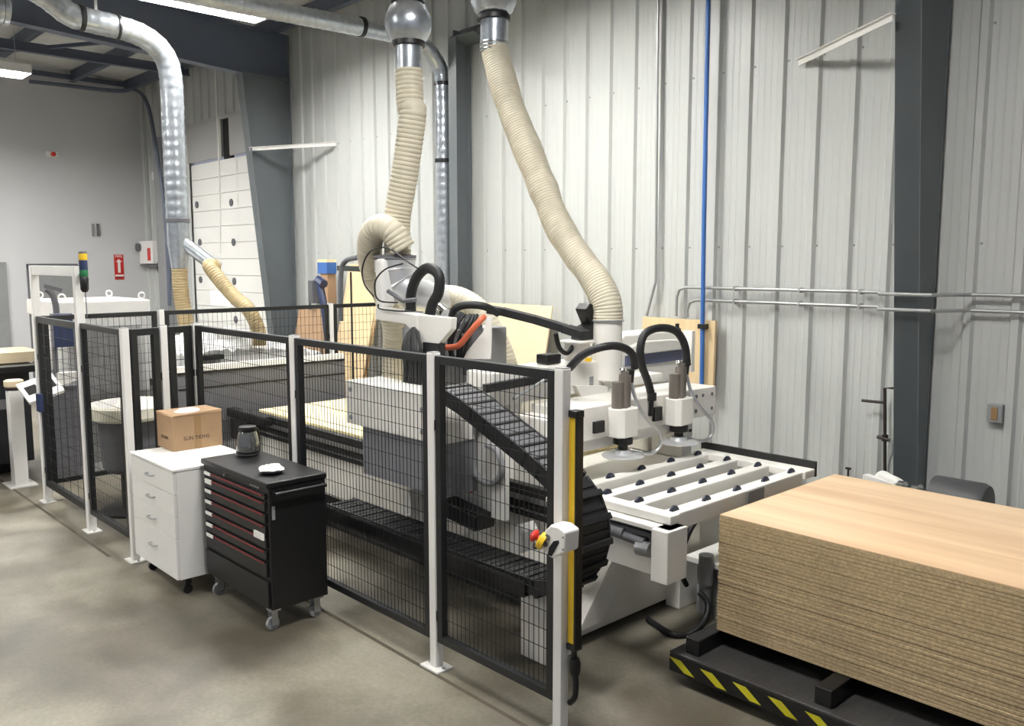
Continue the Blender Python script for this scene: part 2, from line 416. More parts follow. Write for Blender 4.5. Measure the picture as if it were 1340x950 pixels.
# galvanised duct dropping by the loading door
cx, cy = -9.9, 4.06
t = thing('galvanised_duct', 'galvanised duct bending down from the roof beside the loading door', 'duct', (cx, cy, 2.1))
d1, d2 = aX(58, -6, cx), aX(15, -30, cx)
b = MB(); spiral(b, [tuple(d2 + (d2-d1)*1.5), tuple(d2), tuple(d1), (cx, 3.02, 4.70), (cx, 3.2, 4.67), (cx, 3.62, 4.64), (cx, 3.86, 4.56), (cx, 4.01, 4.40), (cx, cy, 4.15), (cx, cy, 3.6), (cx, cy, 2.62)], 0.122)
b.build('pipe', GALV, t, smooth=True)
for yy, ww in ((3.14, 0.05), (3.5, 0.03)): b = MB(); band(b, (cx, yy, 4.68 if yy < 3.3 else 4.652), (0,1,0), 0.124, ww); b.build('clamp', BLACK, t, smooth=True)
b = MB(); band(b, (cx, cy, 2.62), (0,0,1), 0.124, 0.05); b.build('coupling', GREYP, t, smooth=True)
b = MB(); b.lathe((cx, cy, 2.6), [(0.12,0),(0.12,-0.25),(0.09,-0.52)], 24); b.tube([(cx, cy, 2.42), (cx+0.33, cy+0.3, 2.08)], 0.075, 18); b.build('branch_fitting', GALV, t, smooth=True)
b = MB(); b.bar((cx-0.02, 3.3, 4.78), (cx-0.02, 3.3, roof(3.3)-0.2), 0.03, 0.004); b.build('hanger_strap', WHITE, t)
b = MB(); ribbed(b, [(cx, cy, 2.1), (cx+0.01, cy, 1.8), (cx+0.04, cy+0.03, 1.45), (cx+0.05, cy+0.05, 1.2)], 0.082, 0.03, 0.006)
tag(b.build('dust_hose', HOSEY, smooth=True), 'ochre ribbed hose hanging straight down from the branched duct', 'hose', 'ochre dust hoses')
p0 = Vector((cx+0.31, cy+0.28, 2.1)); 
b = MB(); ribbed(b, [p0, aX(275, 350, -9.45), aX(303, 385, -9.2), aX(325, 405, -8.95), aX(338, 432, -8.9), aX(339, 452, -8.9)], 0.075, 0.03, 0.005)
tag(b.build('dust_hose', HOSEY, smooth=True), 'ochre ribbed hose slanting down from the duct branch to the covered machine', 'hose', 'ochre dust hoses')
# another duct end at the upper left corner
e_ = aX(6, 12, -9.0); b = MB(); b.bar((-9.0, 1.0, e_.z+0.12), (-9.0, 1.0, roof(1.0)-0.2), 0.03, 0.004); spiral(b, [(-9.0, -4, e_.z), (-9.0, 0.5, e_.z), tuple(e_)], 0.13); band(b, e_, (0,1,0), 0.13, 0.05); band(b, e_ - Vector((0,0.15,0)), (0,1,0), 0.13, 0.03)
tag(b.build('galvanised_duct', GALV, smooth=True), 'second galvanised duct run cut off at the upper left edge', 'duct')
# long duct crossing to the wall and dropping beside the narrow post
t = thing('galvanised_duct', 'thin galvanised duct crossing to the back wall and dropping beside the narrow post', 'duct', (-7.87, 6.3, 1.0))
wx = -7.87
b = MB(); spiral(b, [(wx, -3, 4.52), (wx, 3, 4.54), (wx, 5.6, 4.58), (wx, 5.95, 4.56), (wx, 6.2, 4.42), (wx, 6.32, 4.15), (wx, 6.33, 3.2), (wx, 6.33, 1.05)], 0.088, 0.1, 20); b.build('pipe', GALV, t, smooth=True)
for pp_, dd in (((wx, 5.25, 4.58), (0,1,0)), ((wx, 6.33, 4.15), (0,0,1)), ((wx, 6.33, 3.3), (0,0,1))): b = MB(); band(b, pp_, dd, 0.09, 0.045); b.build('clamp', BLACK, t, smooth=True)

# dust drop over the machining head
hx, hy = -4.84, 3.6
t = thing('dust_drop', 'galvanised ball joint drop above the left beige dust hose', 'duct fitting', (hx, hy, 3.5))
b = MB(); b.lathe((hx, hy, 3.60), [(0.095,0),(0.125,0.03),(0.152,0.08),(0.158,0.13),(0.15,0.18),(0.12,0.24),(0.09,0.27)], 28); b.build('ball_joint', GALV, t, smooth=True)
b = MB(); b.cyl((hx, hy, 3.86), (hx, hy, 5.4), 0.085, 24); b.build('pipe', GALV, t, smooth=True)
for zz_ in (3.88, 3.6): b = MB(); band(b, (hx, hy, zz_), (0,0,1), 0.1, 0.038); b.build('clamp', BLACK, t, smooth=True)
b = MB(); b.cyl((hx, hy, 3.42), (hx, hy, 3.59), 0.092, 24); b.build('collar', GALV, t, smooth=True)
gx, gy = -4.82, 4.35
t = thing('dust_drop', 'galvanised ball joint drop above the right beige dust hose', 'duct fitting', (gx, gy, 3.7))
b = MB(); b.lathe((gx, gy, 3.92), [(0.1,0),(0.14,0.03),(0.165,0.09),(0.165,0.15),(0.13,0.22),(0.09,0.26)], 28); b.cyl((gx,gy,4.1),(gx,gy,5.4),0.085,24); b.build('ball_joint', GALV, t, smooth=True)
b = MB(); band(b, (gx, gy, 3.9), (0,0,1), 0.112, 0.04); b.build('clamp', BLACK, t, smooth=True)
b = MB(); b.cyl((gx, gy, 3.66), (gx+0.01, gy, 3.89), 0.1, 24); b.build('collar', GALV, t, smooth=True)
b = MB()
for k in range(3): b.lathe((gx+0.003, gy, 3.665+0.025*k), [(0.102,0),(0.105,0.004),(0.105,0.012),(0.102,0.016)], 24)
b.build('hose_clamp', CHROME, t, smooth=True)

# the two tall beige hoses
b = MB(); ribbed(b, [(hx, hy, 3.44), (hx+0.01, hy, 3.2), aY(540, 150, 3.6), aY(530, 225, 3.58), aY(520, 285, 3.56), aY(520, 320, 3.55), aY(521, 340, 3.54)], 0.088, 0.03, 0.006, 24)
tag(b.build('dust_hose', HOSE, smooth=True), 'tall beige ribbed hose falling onto the silver machining head', 'hose', 'beige dust hoses')
b = MB(); ribbed(b, [aY(528, 326, 3.48), aY(512, 302, 3.42), aY(494, 298, 3.38), aY(484, 318, 3.4), aY(487, 352, 3.5), aY(505, 390, 3.62), aY(516, 430, 3.7), aY(516, 470, 3.72), aY(514, 530, 3.72)], 0.082, 0.03, 0.006, 24)
tag(b.build('dust_hose', HOSE, smooth=True), 'beige hose looping over left and hanging behind the white bracket', 'hose', 'beige dust hoses')
b = MB(); ribbed(b, [(gx+0.01, gy, 3.68), aY(652, 85, 4.35), aY(668, 140, 4.35), aY(690, 195, 4.36), aY(712, 250, 4.37), aY(728, 290, 4.38), aY(752, 330, 4.39), aY(778, 365, 4.4), aY(793, 395, 4.4), aY(795, 420, 4.4)], 0.098, 0.019, 0.004, 26, var=0.007)
tag(b.build('dust_hose', HOSE, smooth=True), 'long slanting beige hose coming down to the white upright pipe', 'hose', 'beige dust hoses')
b = MB(); ribbed(b, [aY(578, 388, 3.9), aY(600, 390, 3.95), aY(625, 405, 4.0), aY(645, 435, 4.05), aY(660, 470, 4.1), aY(668, 510, 4.1), aY(668, 540, 4.1)], 0.078, 0.03, 0.004, 22)
tag(b.build('dust_hose', HOSE, smooth=True), 'short beige hose arching right from the silver head behind the motor', 'hose', 'beige dust hoses')

# ================================================================== CNC MACHINE
cnc = thing('cnc_machine', 'large white gantry machining centre inside the mesh fence', 'machine', (-5.2, 4.3, 0))
b = MB(); b.box(-7.1, -3.3, 3.5, 5.0, 0.32, 0.80); b.build('bed', MWHITE, cnc, bevel=0.008)
b = MB(); b.box(-7.0, -3.38, 3.62, 4.9, 0.0, 0.315); b.build('plinth', mat('plinth_shade', (44,43,43), 0.6), cnc)  # dark colour paints in the shadow under the bed and chain tray
b = MB(); b.box(-7.08, -4.0, 3.56, 4.92, 0.80, 0.848); b.build('spoilboard', CREAM, cnc, bevel=0.003)
b = MB()
for z0, z1, y in ((0.79, 0.85, 3.44), (0.70, 0.735, 3.46), (0.655, 0.675, 3.46)):
    b.box(-7.15, -3.32, y, 3.5, z0, z1)
b.build('guide_rail', BLACK, cnc, bevel=0.004)
b = MB(); b.box(-7.15, -3.35, 3.47, 3.5, 0.745, 0.785); b.build('linear_strip', ALU, cnc)
# gusset feet at the near end
b = MB(); b.prism([(3.42, 0.03), (3.55, 0.26), (3.78, 0.30), (3.95, 0.46), (5.0, 0.46), (5.0, 0.03)], 'x', -3.3, -3.16); b.build('end_foot', MWHITE, cnc, bevel=0.006)
b = MB(); b.prism([(3.42,0.1),(3.62,0.1),(3.95,0.5),(3.75,0.5)], 'x', -3.16, -3.10); b.build('gusset', MWHITE, cnc, bevel=0.004)
# side rail box that ends by the light curtain
b = MB(); b.box(-3.3, -2.52, 3.44, 3.495, 0.56, 0.845); b.box(-3.3, -2.45, 3.36, 3.495, 0.82, 0.847); b.box(-2.54, -2.44, 3.33, 3.495, 0.58, 0.847); b.build('side_housing', MWHITE, cnc, bevel=0.005)
b = MB(); b.cyl((-2.62, 3.39, 0.74), (-2.75, 3.39, 0.75), 0.028, 14); b.cyl((-2.75, 3.39, 0.76), (-2.98, 3.39, 0.77), 0.036, 14); b.box(-3.0, -2.56, 3.38, 3.44, 0.775, 0.80); fmo = b.build('feed_motor', GREYP, cnc, bevel=0.002, smooth=True)
b = MB(); b.cyl((-2.575, 3.385, 0.715), (-2.66, 3.385, 0.71), 0.04, 16); b.build('motor_cap', ALU, fmo, smooth=True)
# cable tray and energy chain
tray = MB(); tray.box(-4.95, -3.0, 2.9, 2.905, 0.48, 0.56); tray.box(-4.95, -3.0, 2.9, 3.16, 0.475, 0.482); tray.build('chain_tray', BLACK, cnc)
SLATG = mat('chain_slat', (92, 92, 95), 0.5, var=0.05)
def chain(path, y0, y1, name, parent, h=0.055, step=0.06, slat=True, knob=False, kn=-1):
    P = resample(spline(path, 20), step); b = MB()
    for a, c in zip(P, P[1:]):
        d = (c-a); L = d.length; d.normalize(); nrm = Vector((-d.z, 0, d.x))
        R = Matrix((d, Vector((0,1,0)), nrm)).transposed(); mid = (a+c)/2
        for y in (y0+0.008, y1-0.008): b.obox((mid.x, y, mid.z), L/2+0.006, 0.008, h/2, R)
        yc = Vector((0, (y0+y1)/2-mid.y, 0))
        for sg in (1, -1):
            b.cur = 1 if slat else 0
            b.obox(tuple(mid + nrm*sg*(h/2-0.008) + yc), L/2*0.95, (y1-y0)/2-0.017, 0.005, R)
            b.cur = 0
            b.obox(tuple(mid + nrm*sg*(h/2-0.004) + yc), L*0.09, (y1-y0)/2-0.01, 0.009, R)
            if knob and sg == kn: b.obox(tuple(a + nrm*sg*(h/2) + yc), L*0.15, (y1-y0)/2-0.002, 0.017, R)
    return b.build(name, [CHAIN, SLATG], parent, bevel=0.003)
Yc = 3.02
lower = [(-4.9, Yc, 0.52), (-4.2, Yc, 0.52), (-3.4, Yc, 0.525), (-2.95, Yc, 0.535)]
chain(lower, 2.92, 3.14, 'cable_chain', cnc, 0.085, 0.115, slat=False)
up = [(-2.95, Yc, 0.535), (-2.82, Yc, 0.575), (-2.71, Yc, 0.69), (-2.67, Yc, 0.84), (-2.71, Yc, 0.98), (-2.82, Yc, 1.08), (-2.98, Yc, 1.16), (-3.3, Yc, 1.29), (-3.55, Yc, 1.39), (-3.72, Yc, 1.43)]
chain(up[:6], 2.92, 3.14, 'cable_chain', cnc, 0.075, 0.105, slat=False, knob=True)
chain(up[5:], 2.92, 3.14, 'cable_chain', cnc, 0.085, 0.11)
for x in (-4.55, -4.0, -3.25):
    b = MB(); b.prism([(2.95,0.48),(3.5,0.48),(3.5,0.40),(3.2,0.40)], 'x', x-0.02, x+0.02); b.build('tray_bracket', WHITE, cnc)
b = MB(); b.box(-3.25, -3.06, 3.12, 3.34, 0.02, 0.45); b.build('drive_cabinet', MWHITE, cnc, bevel=0.006)
for k, x in enumerate((-4.35, -3.35)):
    b = MB(); b.prism([(x-0.05,0.565),(x+0.05,0.565),(x+0.05,0.68),(x+0.02,0.72),(x-0.02,0.66)], 'y', 3.17, 3.30); b.build('bracket', WHITE, cnc, bevel=0.003)
b = MB(); b.obox((-3.85, 3.25, 0.66), 0.17, 0.08, 0.05, Matrix.Rotation(0.1, 3, 'Y')); b.box(-3.8, -3.7, 3.2, 3.3, 0.60, 0.66); b.build('valve_block', BLACK, cnc, bevel=0.01)
# machining gantry
b = MB(); b.box(-4.76, -3.79, 3.0, 3.27, 1.115, 1.395); gcv = b.build('gantry_cover', MWHITE, cnc, bevel=0.006)
b = MB()
for x, z in ((-3.95, 1.30), (-3.95, 1.17), (-4.7, 1.34), (-4.7, 1.16)): b.lathe((x, 2.9995, z), [(0.016,0),(0.016,0.006),(0.008,0.009)], 12, (0,-1,0))
b.build('cover_bolt', MIDGREY, gcv)
b = MB(); b.box(-4.62, -3.8, 3.03, 3.3, 0.80, 1.115); b.build('skirt', mat('skirt_grey', (128,128,133), 0.5, var=0.1, scale=9), cnc, bevel=0.004)
b = MB(); b.box(-4.85, -4.45, 3.32, 5.1, 0.86, 1.34); b.build('gantry_beam', MWHITE, cnc, bevel=0.008)
b = MB(); b.box(-4.62, -4.25, 3.35, 3.95, 1.2, 1.72); b.build('carriage', MIDGREY, cnc, bevel=0.01)
b = MB(); b.box(-4.72, -4.66, 3.5, 3.56, 1.3, 1.82); b.box(-4.56, -4.5, 3.33, 3.36, 1.3, 1.8); b.build('slide_rail', ALU, cnc)
b = MB()
for k in range(9):
    x0_ = 529 + 2.6*k; j = random.uniform(-3, 3)
    b.tube(spline([aY(x0_, 508+k*0.6, 3.22), aY(x0_+j, 480, 3.20), aY(x0_-j, 455, 3.2), aY(541+(x0_-541)*0.6, 428+abs(x0_-541)*0.7, 3.24)], 8), 0.0115, 8)
b.box(-4.24, -4.08, 3.23, 3.28, 1.40, 1.66)
b.build('cable_bundle', RUBBER, cnc, smooth=True)
# C shaped bracket and tapered plate
def pp(pts, y): return [(v.x, v.z) for v in (aY(px, py, y) for px, py in pts)]
b = MB(); b.prism(pp([(491,402),(546,413),(546,446),(538,432),(530,424),(491,418)], 3.3)[::-1], 'y', 3.3, 3.40); b.build('bracket_arm', MWHITE, cnc, bevel=0.004)
b = MB(); b.prism(pp([(546,412),(589,416),(588,431),(565,459),(546,456)], 3.24)[::-1], 'y', 3.25, 3.295); b.build('tapered_plate', MWHITE, cnc, bevel=0.004)
b = MB(); b.prism(pp([(637,414),(643,414),(641,470),(604,470),(608,463),(632,434)], 3.45)[::-1], 'y', 3.45, 3.462); b.build('gusset', MWHITE, cnc, bevel=0.003)
# head: white guard plate and polished elbow
q0, q1 = aY(489, 338, 3.34), aY(501, 404, 3.34)
b = MB(); b.box(q0.x, q1.x, 3.34, 3.45, q1.z, q0.z); b.build('head_guard', WHITE, cnc, bevel=0.03, seg=4)
b = MB(); c0, c1 = aY(505, 345, 3.62), aY(525, 395, 3.62)
b.tube(spline([aY(517,337,3.5), aY(517,352,3.5), aY(522,370,3.52), aY(537,382,3.58), aY(556,388,3.7), aY(576,391,3.86)], 10), lambda i: 0.145 - 0.0009*i + (0.007 if i % 10 == 0 else 0), 28); hel = b.build('head_elbow', SILV, cnc, smooth=True)
b = MB(); b.lathe(aY(517,337,3.5), [(0.135,-0.02),(0.145,-0.015),(0.145,0.015),(0.1,0.02)], 26); b.build('head_clamp', GREYP, hel, smooth=True)
b = MB(); b.tube([aY(508,381,3.30), aY(528,394,3.30), aY(545,392,3.36)], 0.014, 10); b.build('sensor', GREYP, cnc, smooth=True)
# spindle motor with its wiring
m0 = aY(592, 415, 3.72)
b = MB(); b.box(-4.40, -4.16, 3.56, 3.66, 1.42, 1.76); b.box(-4.36, -4.2, 3.53, 3.56, 1.5, 1.7); smo = b.build('spindle_motor', GREYP, cnc, bevel=0.02)
b = MB()
for k in range(7):
    a = random.uniform(-0.1, 0.1)
    b.tube(spline([aY(588+3*k, 470, 3.46), aY(590+4*k+a*80, 448, 3.44), aY(590+5*k, 428+a*60, 3.45), aY(600+4*k, 412, 3.5)], 8), 0.012, 8)
b.build('motor_wiring', RUBBER, smo, smooth=True)
b = MB(); b.tube(spline([aY(583,455,3.4), aY(600,452,3.4), aY(614,436,3.42), aY(626,422,3.45), aY(634,414,3.5)], 8), 0.019, 12); b.build('orange_cable', ORANGE, cnc, smooth=True)
b = MB(); b.tube(spline([aY(538,412,3.5), aY(538,385,3.5), aY(546,362,3.5), aY(560,351,3.5), aY(574,360,3.5), aY(574,382,3.5), aY(566,398,3.5), aY(562,414,3.5)], 12), lambda i: 0.034 + 0.002*(i%2), 14); b.build('looped_hose', RUBBER, cnc, smooth=True)
b = MB(); b.tube(spline([aY(591,416,3.5), aY(596,404,3.5), aY(612,399,3.52), aY(634,401,3.6), aY(652,410,3.7)], 10), 0.025, 12); b.build('arched_cable', RUBBER, cnc, smooth=True)
b = MB()
for P in ([(489,388),(477,372),(474,352),(482,332),(497,324),(513,327),(530,340),(548,352)], [(527,345),(505,352),(492,366),(491,384),(498,394),(520,396)], [(495,398),(497,404),(520,407),(540,407)]):
    b.tube(spline([aY(x, y, 3.27) for x, y in P], 10), 0.0055, 8)
b.build('thin_cable', RUBBER, cnc, smooth=True)
b = MB(); b.tube([aY(573,402,3.6), aY(583,411,3.6)], 0.04, 14); b.build('hose_fitting', CHROME, cnc, smooth=True)
# oval hose loop and red wire on the white upright
b = MB(); b.box(-4.05, -3.56, 3.29, 3.335, 0.66, 1.24); b.build('upright_plate', MWHITE, cnc, bevel=0.006)
b = MB()
P = [aY(x, y, 3.265) for x, y in ((637,582),(649,588),(656,605),(655,622),(645,632),(632,630),(621,618),(618,595),(620,565),(630,545),(645,540))]
b.tube(spline(P, 8), 0.02, 12); b.build('hose_loop', MIDGREY, cnc, smooth=True)
b = MB(); b.tube(spline([aY(603,572,3.28), aY(602,592,3.28), aY(601,620,3.28), aY(607,632,3.28), aY(618,644,3.28)], 8), 0.009, 8); b.build('red_wire', RED, cnc, smooth=True)
b = MB(); b.lathe(aY(585,515,2.985), [(0.02,-0.035),(0.026,-0.02),(0.02,-0.003),(0.026,0.008),(0.026,0.028),(0.01,0.04)], 14); b.build('warning_lamp', WHITE, cnc, smooth=True)
# boom carrying a flat chain across to the vacuum gantry
b = MB(); P = [aY(640,405,3.75), aY(660,408,3.8), aY(700,418,3.9), aY(740,430,4.0), aY(766,438,4.03)]
for a, c in zip(P, P[1:]): b.bar(a, c, 0.10, 0.05)
b.build('cable_boom', CHAIN, cnc, bevel=0.004)
# grey skirts round the far end of the bed
b = MB(); b.box(-7.37, -7.34, 2.95, 4.62, 0.55, 1.18); b.build('end_skirt', GREYP, cnc)
b = MB(); b.box(-7.375, -7.335, 2.95, 4.62, 1.045, 1.06); b.box(-7.38, -7.33, 2.95, 4.62, 1.1801, 1.20); b.build('end_rail', BLACK, cnc)
b = MB(); b.box(-7.42, -7.34, 2.95, 4.62, 1.2005, 1.25); b.build('end_cap_rail', MWHITE, cnc)
b = MB(); b.box(-7.34, -4.85, 4.93, 4.96, 0.80, 1.0); b.build('rear_skirt', GREYP, cnc)
b = MB(); b.box(-7.3, -6.6, 3.36, 3.44, 0.78, 0.86); b.box(-7.2, -6.9, 3.34, 3.42, 0.60, 0.78); b.build('limit_box', BLACK, cnc, bevel=0.008)

# ================================================================== VACUUM LOADER GANTRY
ld = thing('vacuum_loader', 'white loading gantry with two suction lifters over the roller table', 'loader', (-3.6, 4.3, 0.8))
b = MB(); b.box(-3.72, -3.38, 3.66, 5.14, 1.09, 1.29); bea = b.build('beam', MWHITE, ld, bevel=0.006)
b = MB(); b.box(-3.66, -3.4, 3.5, 4.9, 1.02, 1.09); b.build('lower_rail', MWHITE, ld, bevel=0.004)
for a_ in ((-3.72, -3.46, 3.53, 3.66, 0.805, 1.24), (-3.72, -3.46, 4.86, 4.98, 0.805, 1.02)): MB().box(*a_).build('end_support', MWHITE, ld, bevel=0.006)
b = MB(); b.box(-3.98, -3.74, 3.36, 4.35, 1.30, 1.5); b.build('cross_housing', MWHITE, ld, bevel=0.008)
for a_ in ((-3.98, -3.75, 3.51, 3.61, 0.805, 1.3), (-3.98, -3.75, 4.86, 4.98, 0.805, 1.3)): MB().box(*a_).build('upright', MWHITE, ld, bevel=0.008)
b = MB(); b.box(-4.0, -3.74, 4.35, 5.0, 1.30, 1.36); b.build('top_plate', MWHITE, ld, bevel=0.004)
b = MB()
for z in (1.14, 1.24):
    for y in (4.98, 5.09): b.lathe((-3.3799, y, z), [(0.012,0),(0.012,0.004)], 12, (1,0,0))
    b.lathe((-3.3799, 4.82, z), [(0.014,0),(0.014,0.005)], 12, (1,0,0)); b.lathe((-3.3799, 4.9, z), [(0.014,0),(0.014,0.005)], 12, (1,0,0))
b.build('beam_bolt', GREYP, bea)
for a_ in ((-3.42, -3.36, 3.84, 3.93, 1.13, 1.20), (-3.4, -3.36, 4.42, 4.5, 1.13, 1.22)): MB().box(*a_).build('slot_cover', BLACK, bea)
b = MB(); b.box(-3.55, -3.45, 4.9, 4.97, 0.95, 1.09); b.cur = 1; b.box(-3.449, -3.445, 4.92, 4.955, 0.98, 1.0); b.box(-3.449, -3.445, 4.92, 4.955, 1.03, 1.05); b.build('valve_terminal', [MWHITE, BLACK], ld, bevel=0.002)
# white dust pipe rising from the gantry
b = MB(); b.lathe((-3.75, 4.40, 1.37), [(0.099,0),(0.099,0.40),(0.092,0.405)], 28); dpi = b.build('dust_pipe', MWHITE, ld, smooth=True)
b = MB(); band(b, (-3.75, 4.40, 1.765), (0,0,1), 0.1, 0.018); b.build('pipe_clamp', ALU, dpi, smooth=True)
b = MB(); b.add([tuple(aX(*p, -3.7)) for p in ((754,505),(795,505),(795,540),(772,540))] + [tuple(aX(*p, -3.72) + Vector((-0.2,0,0))) for p in ((754,505),(795,505),(795,540),(772,540))],
    [(0,1,2,3),(7,6,5,4),(0,4,5,1),(1,5,6,2),(2,6,7,3),(3,7,4,0)]); b.build('pipe_shoe', MWHITE, ld)
b = MB(); y0 = aX(748, 500, -3.85).y
b.box(-3.92, -3.8, y0, y0+0.13, 1.36, 1.62); b.box(-3.95, -3.77, y0-0.03, y0+0.16, 1.62, 1.635); b.build('chain_post', MWHITE, ld, bevel=0.004)
b = MB(); yc = y0+0.1
b.prism([(yc-0.06, 1.64),(yc+0.12,1.64),(yc+0.13,1.72),(yc+0.1,1.86),(yc+0.02,1.88),(yc-0.02,1.84),(yc+0.04,1.74),(yc-0.05,1.71)], 'x', -3.9, -3.8); b.build('chain_clip', BLACK, ld, bevel=0.006)
b = MB(); b.tube(spline([aX(727,436,-3.85), aX(732,455,-3.85), aX(742,462,-3.85), aX(752,450,-3.85)], 8), 0.016, 10); b.build('cable', RUBBER, ld, smooth=True)
b = MB(); p = aX(716, 459, -3.85); b.box(p.x-0.05, p.x+0.05, p.y-0.05, p.y+0.08, 1.505, 1.565); b.build('sensor_box', BLACK, ld, bevel=0.006)
b = MB(); b.cyl(aX(768,514,-3.78), aX(768,492,-3.78), 0.045, 16); b.cyl(aX(769,492,-3.78), aX(769,478,-3.78), 0.025, 14); b.build('pressure_regulator', MIDGREY, ld, smooth=True)
b = MB(); p = aX(770, 472, -3.78); b.lathe(p, [(0.022,-0.02),(0.022,0.02)], 12); b.build('brass_fitting', YEL, ld)
b = MB(); P = [aX(*q, -3.7) for q in ((738,505),(742,517),(749,530),(752,537))]; b.tube(P, 0.012, 8); b.build('spring_cable', GREYP, ld)
b = MB(); b.bar(aX(634,508.5,-3.70), aX(722,493,-3.70), 0.04, 0.05); b.build('cable_tray', CHAIN, ld, bevel=0.004)
b = MB(); b.tube(spline([aX(672,522,-3.66), aX(695,508,-3.66), aX(716,495,-3.66), aX(726,488,-3.66)], 6), 0.010, 8); b.build('grey_tube', MIDGREY, ld, smooth=True)
# hood with a navy window at the far end of the gantry
b = MB()
y0, y1 = aX(812, 470, -4.0).y, aX(897, 470, -4.0).y
b.prism([(y0, 1.22), (y1, 1.22), (y1, 1.58), (y1-0.1, 1.62), (y0+0.05, 1.62), (y0, 1.58)], 'x', -4.28, -4.0); hoo = b.build('spindle_hood', MWHITE, ld, bevel=0.015)
b = MB(); b.box(-4.01, -3.985, y0+0.05, y1-0.04, 1.39, 1.47); b.build('hood_window', mat('hood_window_blue', (84, 90, 122), 0.3), hoo, bevel=0.004)
b = MB(); b.prism([(y0+0.04, 1.475),(y1-0.02,1.475),(y1-0.04,1.52),(y1-0.2,1.56),(y0+0.2,1.57),(y0+0.04,1.53)], 'x', -4.0, -3.95); b.build('hood_visor', MWHITE, hoo, bevel=0.01)
b = MB(); b.box(-3.99, -3.9, y1-0.06, y1-0.02, 1.3, 1.62); b.build('hood_strut', MWHITE, hoo)
b = MB(); b.lathe((-4.05, y1-0.05, 1.5), [(0.03,0.1),(0.03,0.13),(0.016,0.14),(0.016,0.17)], 14); b.build('limit_switch', BLACK, ld, smooth=True)
CYLG = mat('cylinder_grey', (126, 120, 113), 0.35, 0.4)
# the two lifters
def lifter(y, x=-3.3):
    q = 0.03; h = MB(); h.prism([(x-0.07+q, y-0.092), (x+0.065-q, y-0.092), (x+0.065, y-0.092+q), (x+0.065, y+0.092-q), (x+0.065-q, y+0.092), (x-0.07+q, y+0.092), (x-0.07, y+0.092-q), (x-0.07, y-0.092+q)], 'z', 1.10, 1.275)
    hb = h.build('lifter_body', MWHITE, ld, bevel=0.006, seg=2)
    b = MB(); b.cyl((x-0.01, y-0.045, 1.27), (x-0.01, y-0.045, 1.435), 0.036, 18); b.cyl((x-0.02, y+0.035, 1.27), (x-0.02, y+0.035, 1.47), 0.038, 16); b.cyl((x+0.01, y-0.005, 1.27), (x+0.01, y-0.005, 1.50), 0.026, 14)
    b.build('lift_cylinder', CYLG, hb, smooth=True)
    b = MB(); b.lathe((x-0.005, y-0.01, 1.50), [(0.014,0),(0.02,0.006),(0.014,0.016)], 12); b.build('rod_end', CHROME, hb, smooth=True)
    b = MB(); b.lathe((x, y, 1.095), [(0.05,0),(0.06,-0.005),(0.06,-0.04),(0.045,-0.045),(0.03,-0.05),(0.03,-0.08)], 18); b.build('gripper', BLACK, hb, smooth=True)
    b = MB(); b.lathe((x, y, 0.975), [(0.125,0),(0.13,0.006),(0.118,0.014),(0.06,0.02),(0.05,0.042),(0.03,0.044)], 28); b.build('suction_cup', SILV, hb, smooth=True)
    b = MB(); b.box(x+0.058, x+0.064, y+0.05, y+0.06, 1.12, 1.2); b.build('handle', GREYP, hb)
    b = MB(); b.tube(spline([(x+0.0, y+0.07, 1.42), (x+0.03, y+0.09, 1.3), (x+0.06, y+0.15, 1.2), (x+0.08, y+0.25, 1.1), (x+0.08, y+0.27, 1.02), (x+0.06, y+0.2, 0.97), (x+0.02, y+0.05, 1.0)], 10), 0.011, 8); b.build('vacuum_hose', ALU, hb, smooth=True)
    b = MB(); b.cyl((x-0.02, y+0.075, 1.4), (x-0.01, y+0.075, 1.5), 0.026, 14); b.build('hose_socket', BLACK, hb, smooth=True)
lifter(4.03); lifter(4.60)
b = MB(); b.tube(spline([aX(745,482,-3.6), aX(762,465,-3.5), aX(785,455,-3.4), aX(808,453,-3.35), aX(826,462,-3.32), aX(831,482,-3.32)], 10), lambda i: 0.024+0.0015*(i%2), 12); b.build('black_hose', RUBBER, ld, smooth=True)
b = MB(); b.tube(spline([aX(853,520,-3.38), aX(848,500,-3.38), aX(840,478,-3.38), aX(838,455,-3.38), aX(845,436,-3.38), aX(865,429,-3.36), aX(885,434,-3.34), aX(896,452,-3.32), aX(899,478,-3.32)], 10), lambda i: 0.025+0.0015*(i%2), 12); b.build('black_hose', RUBBER, ld, smooth=True)
b = MB(); p = aX(853, 520, -3.36); b.cyl(p+Vector((0,0,0.03)), p-Vector((0,0,0.02)), 0.03, 12); b.cyl(p, p-Vector((0,0.01,0.12)), 0.016, 10); b.build('hose_socket', BLACK, ld, smooth=True)

# ================================================================== ROLLER TABLE
rt = thing('roller_table', 'white outfeed table of parallel bars studded with small dark wheels', 'table', (-2.9, 4.1, 0))
zt = 0.895
XB = (-3.215, -2.995, -2.775, -2.55); YR = (3.53, 3.815, 4.11, 4.405, 4.70)
for x in XB:
    b = MB(); b.box(x-0.044, x+0.044, 3.5, 4.76, zt-0.09, zt); b.build('cross_bar', MWHITE, rt, bevel=0.006)
b = MB(); b.box(-3.3, -2.49, 3.42, 3.5, zt-0.045, zt+0.003); b.build('side_rail', MWHITE, rt, bevel=0.006)
b = MB(); b.box(-3.3, -2.49, 4.76, 4.88, zt-0.045, zt+0.003); b.build('side_rail', MWHITE, rt, bevel=0.006)
b = MB(); b.box(-3.32, -2.49, 4.885, 4.905, zt-0.05, zt+0.045); b.build('fence_strip', BLACK, rt, bevel=0.003)
b = MB(); b.box(-2.4945, -2.4915, 4.13, 4.30, zt-0.072, zt-0.004); b.build('worn_patch', MIDGREY, rt)
b = MB()
for x in (-3.1, -2.6): b.bar((x, 3.5, 0.81), (x, 4.8, 0.81), 0.05, 0.06)
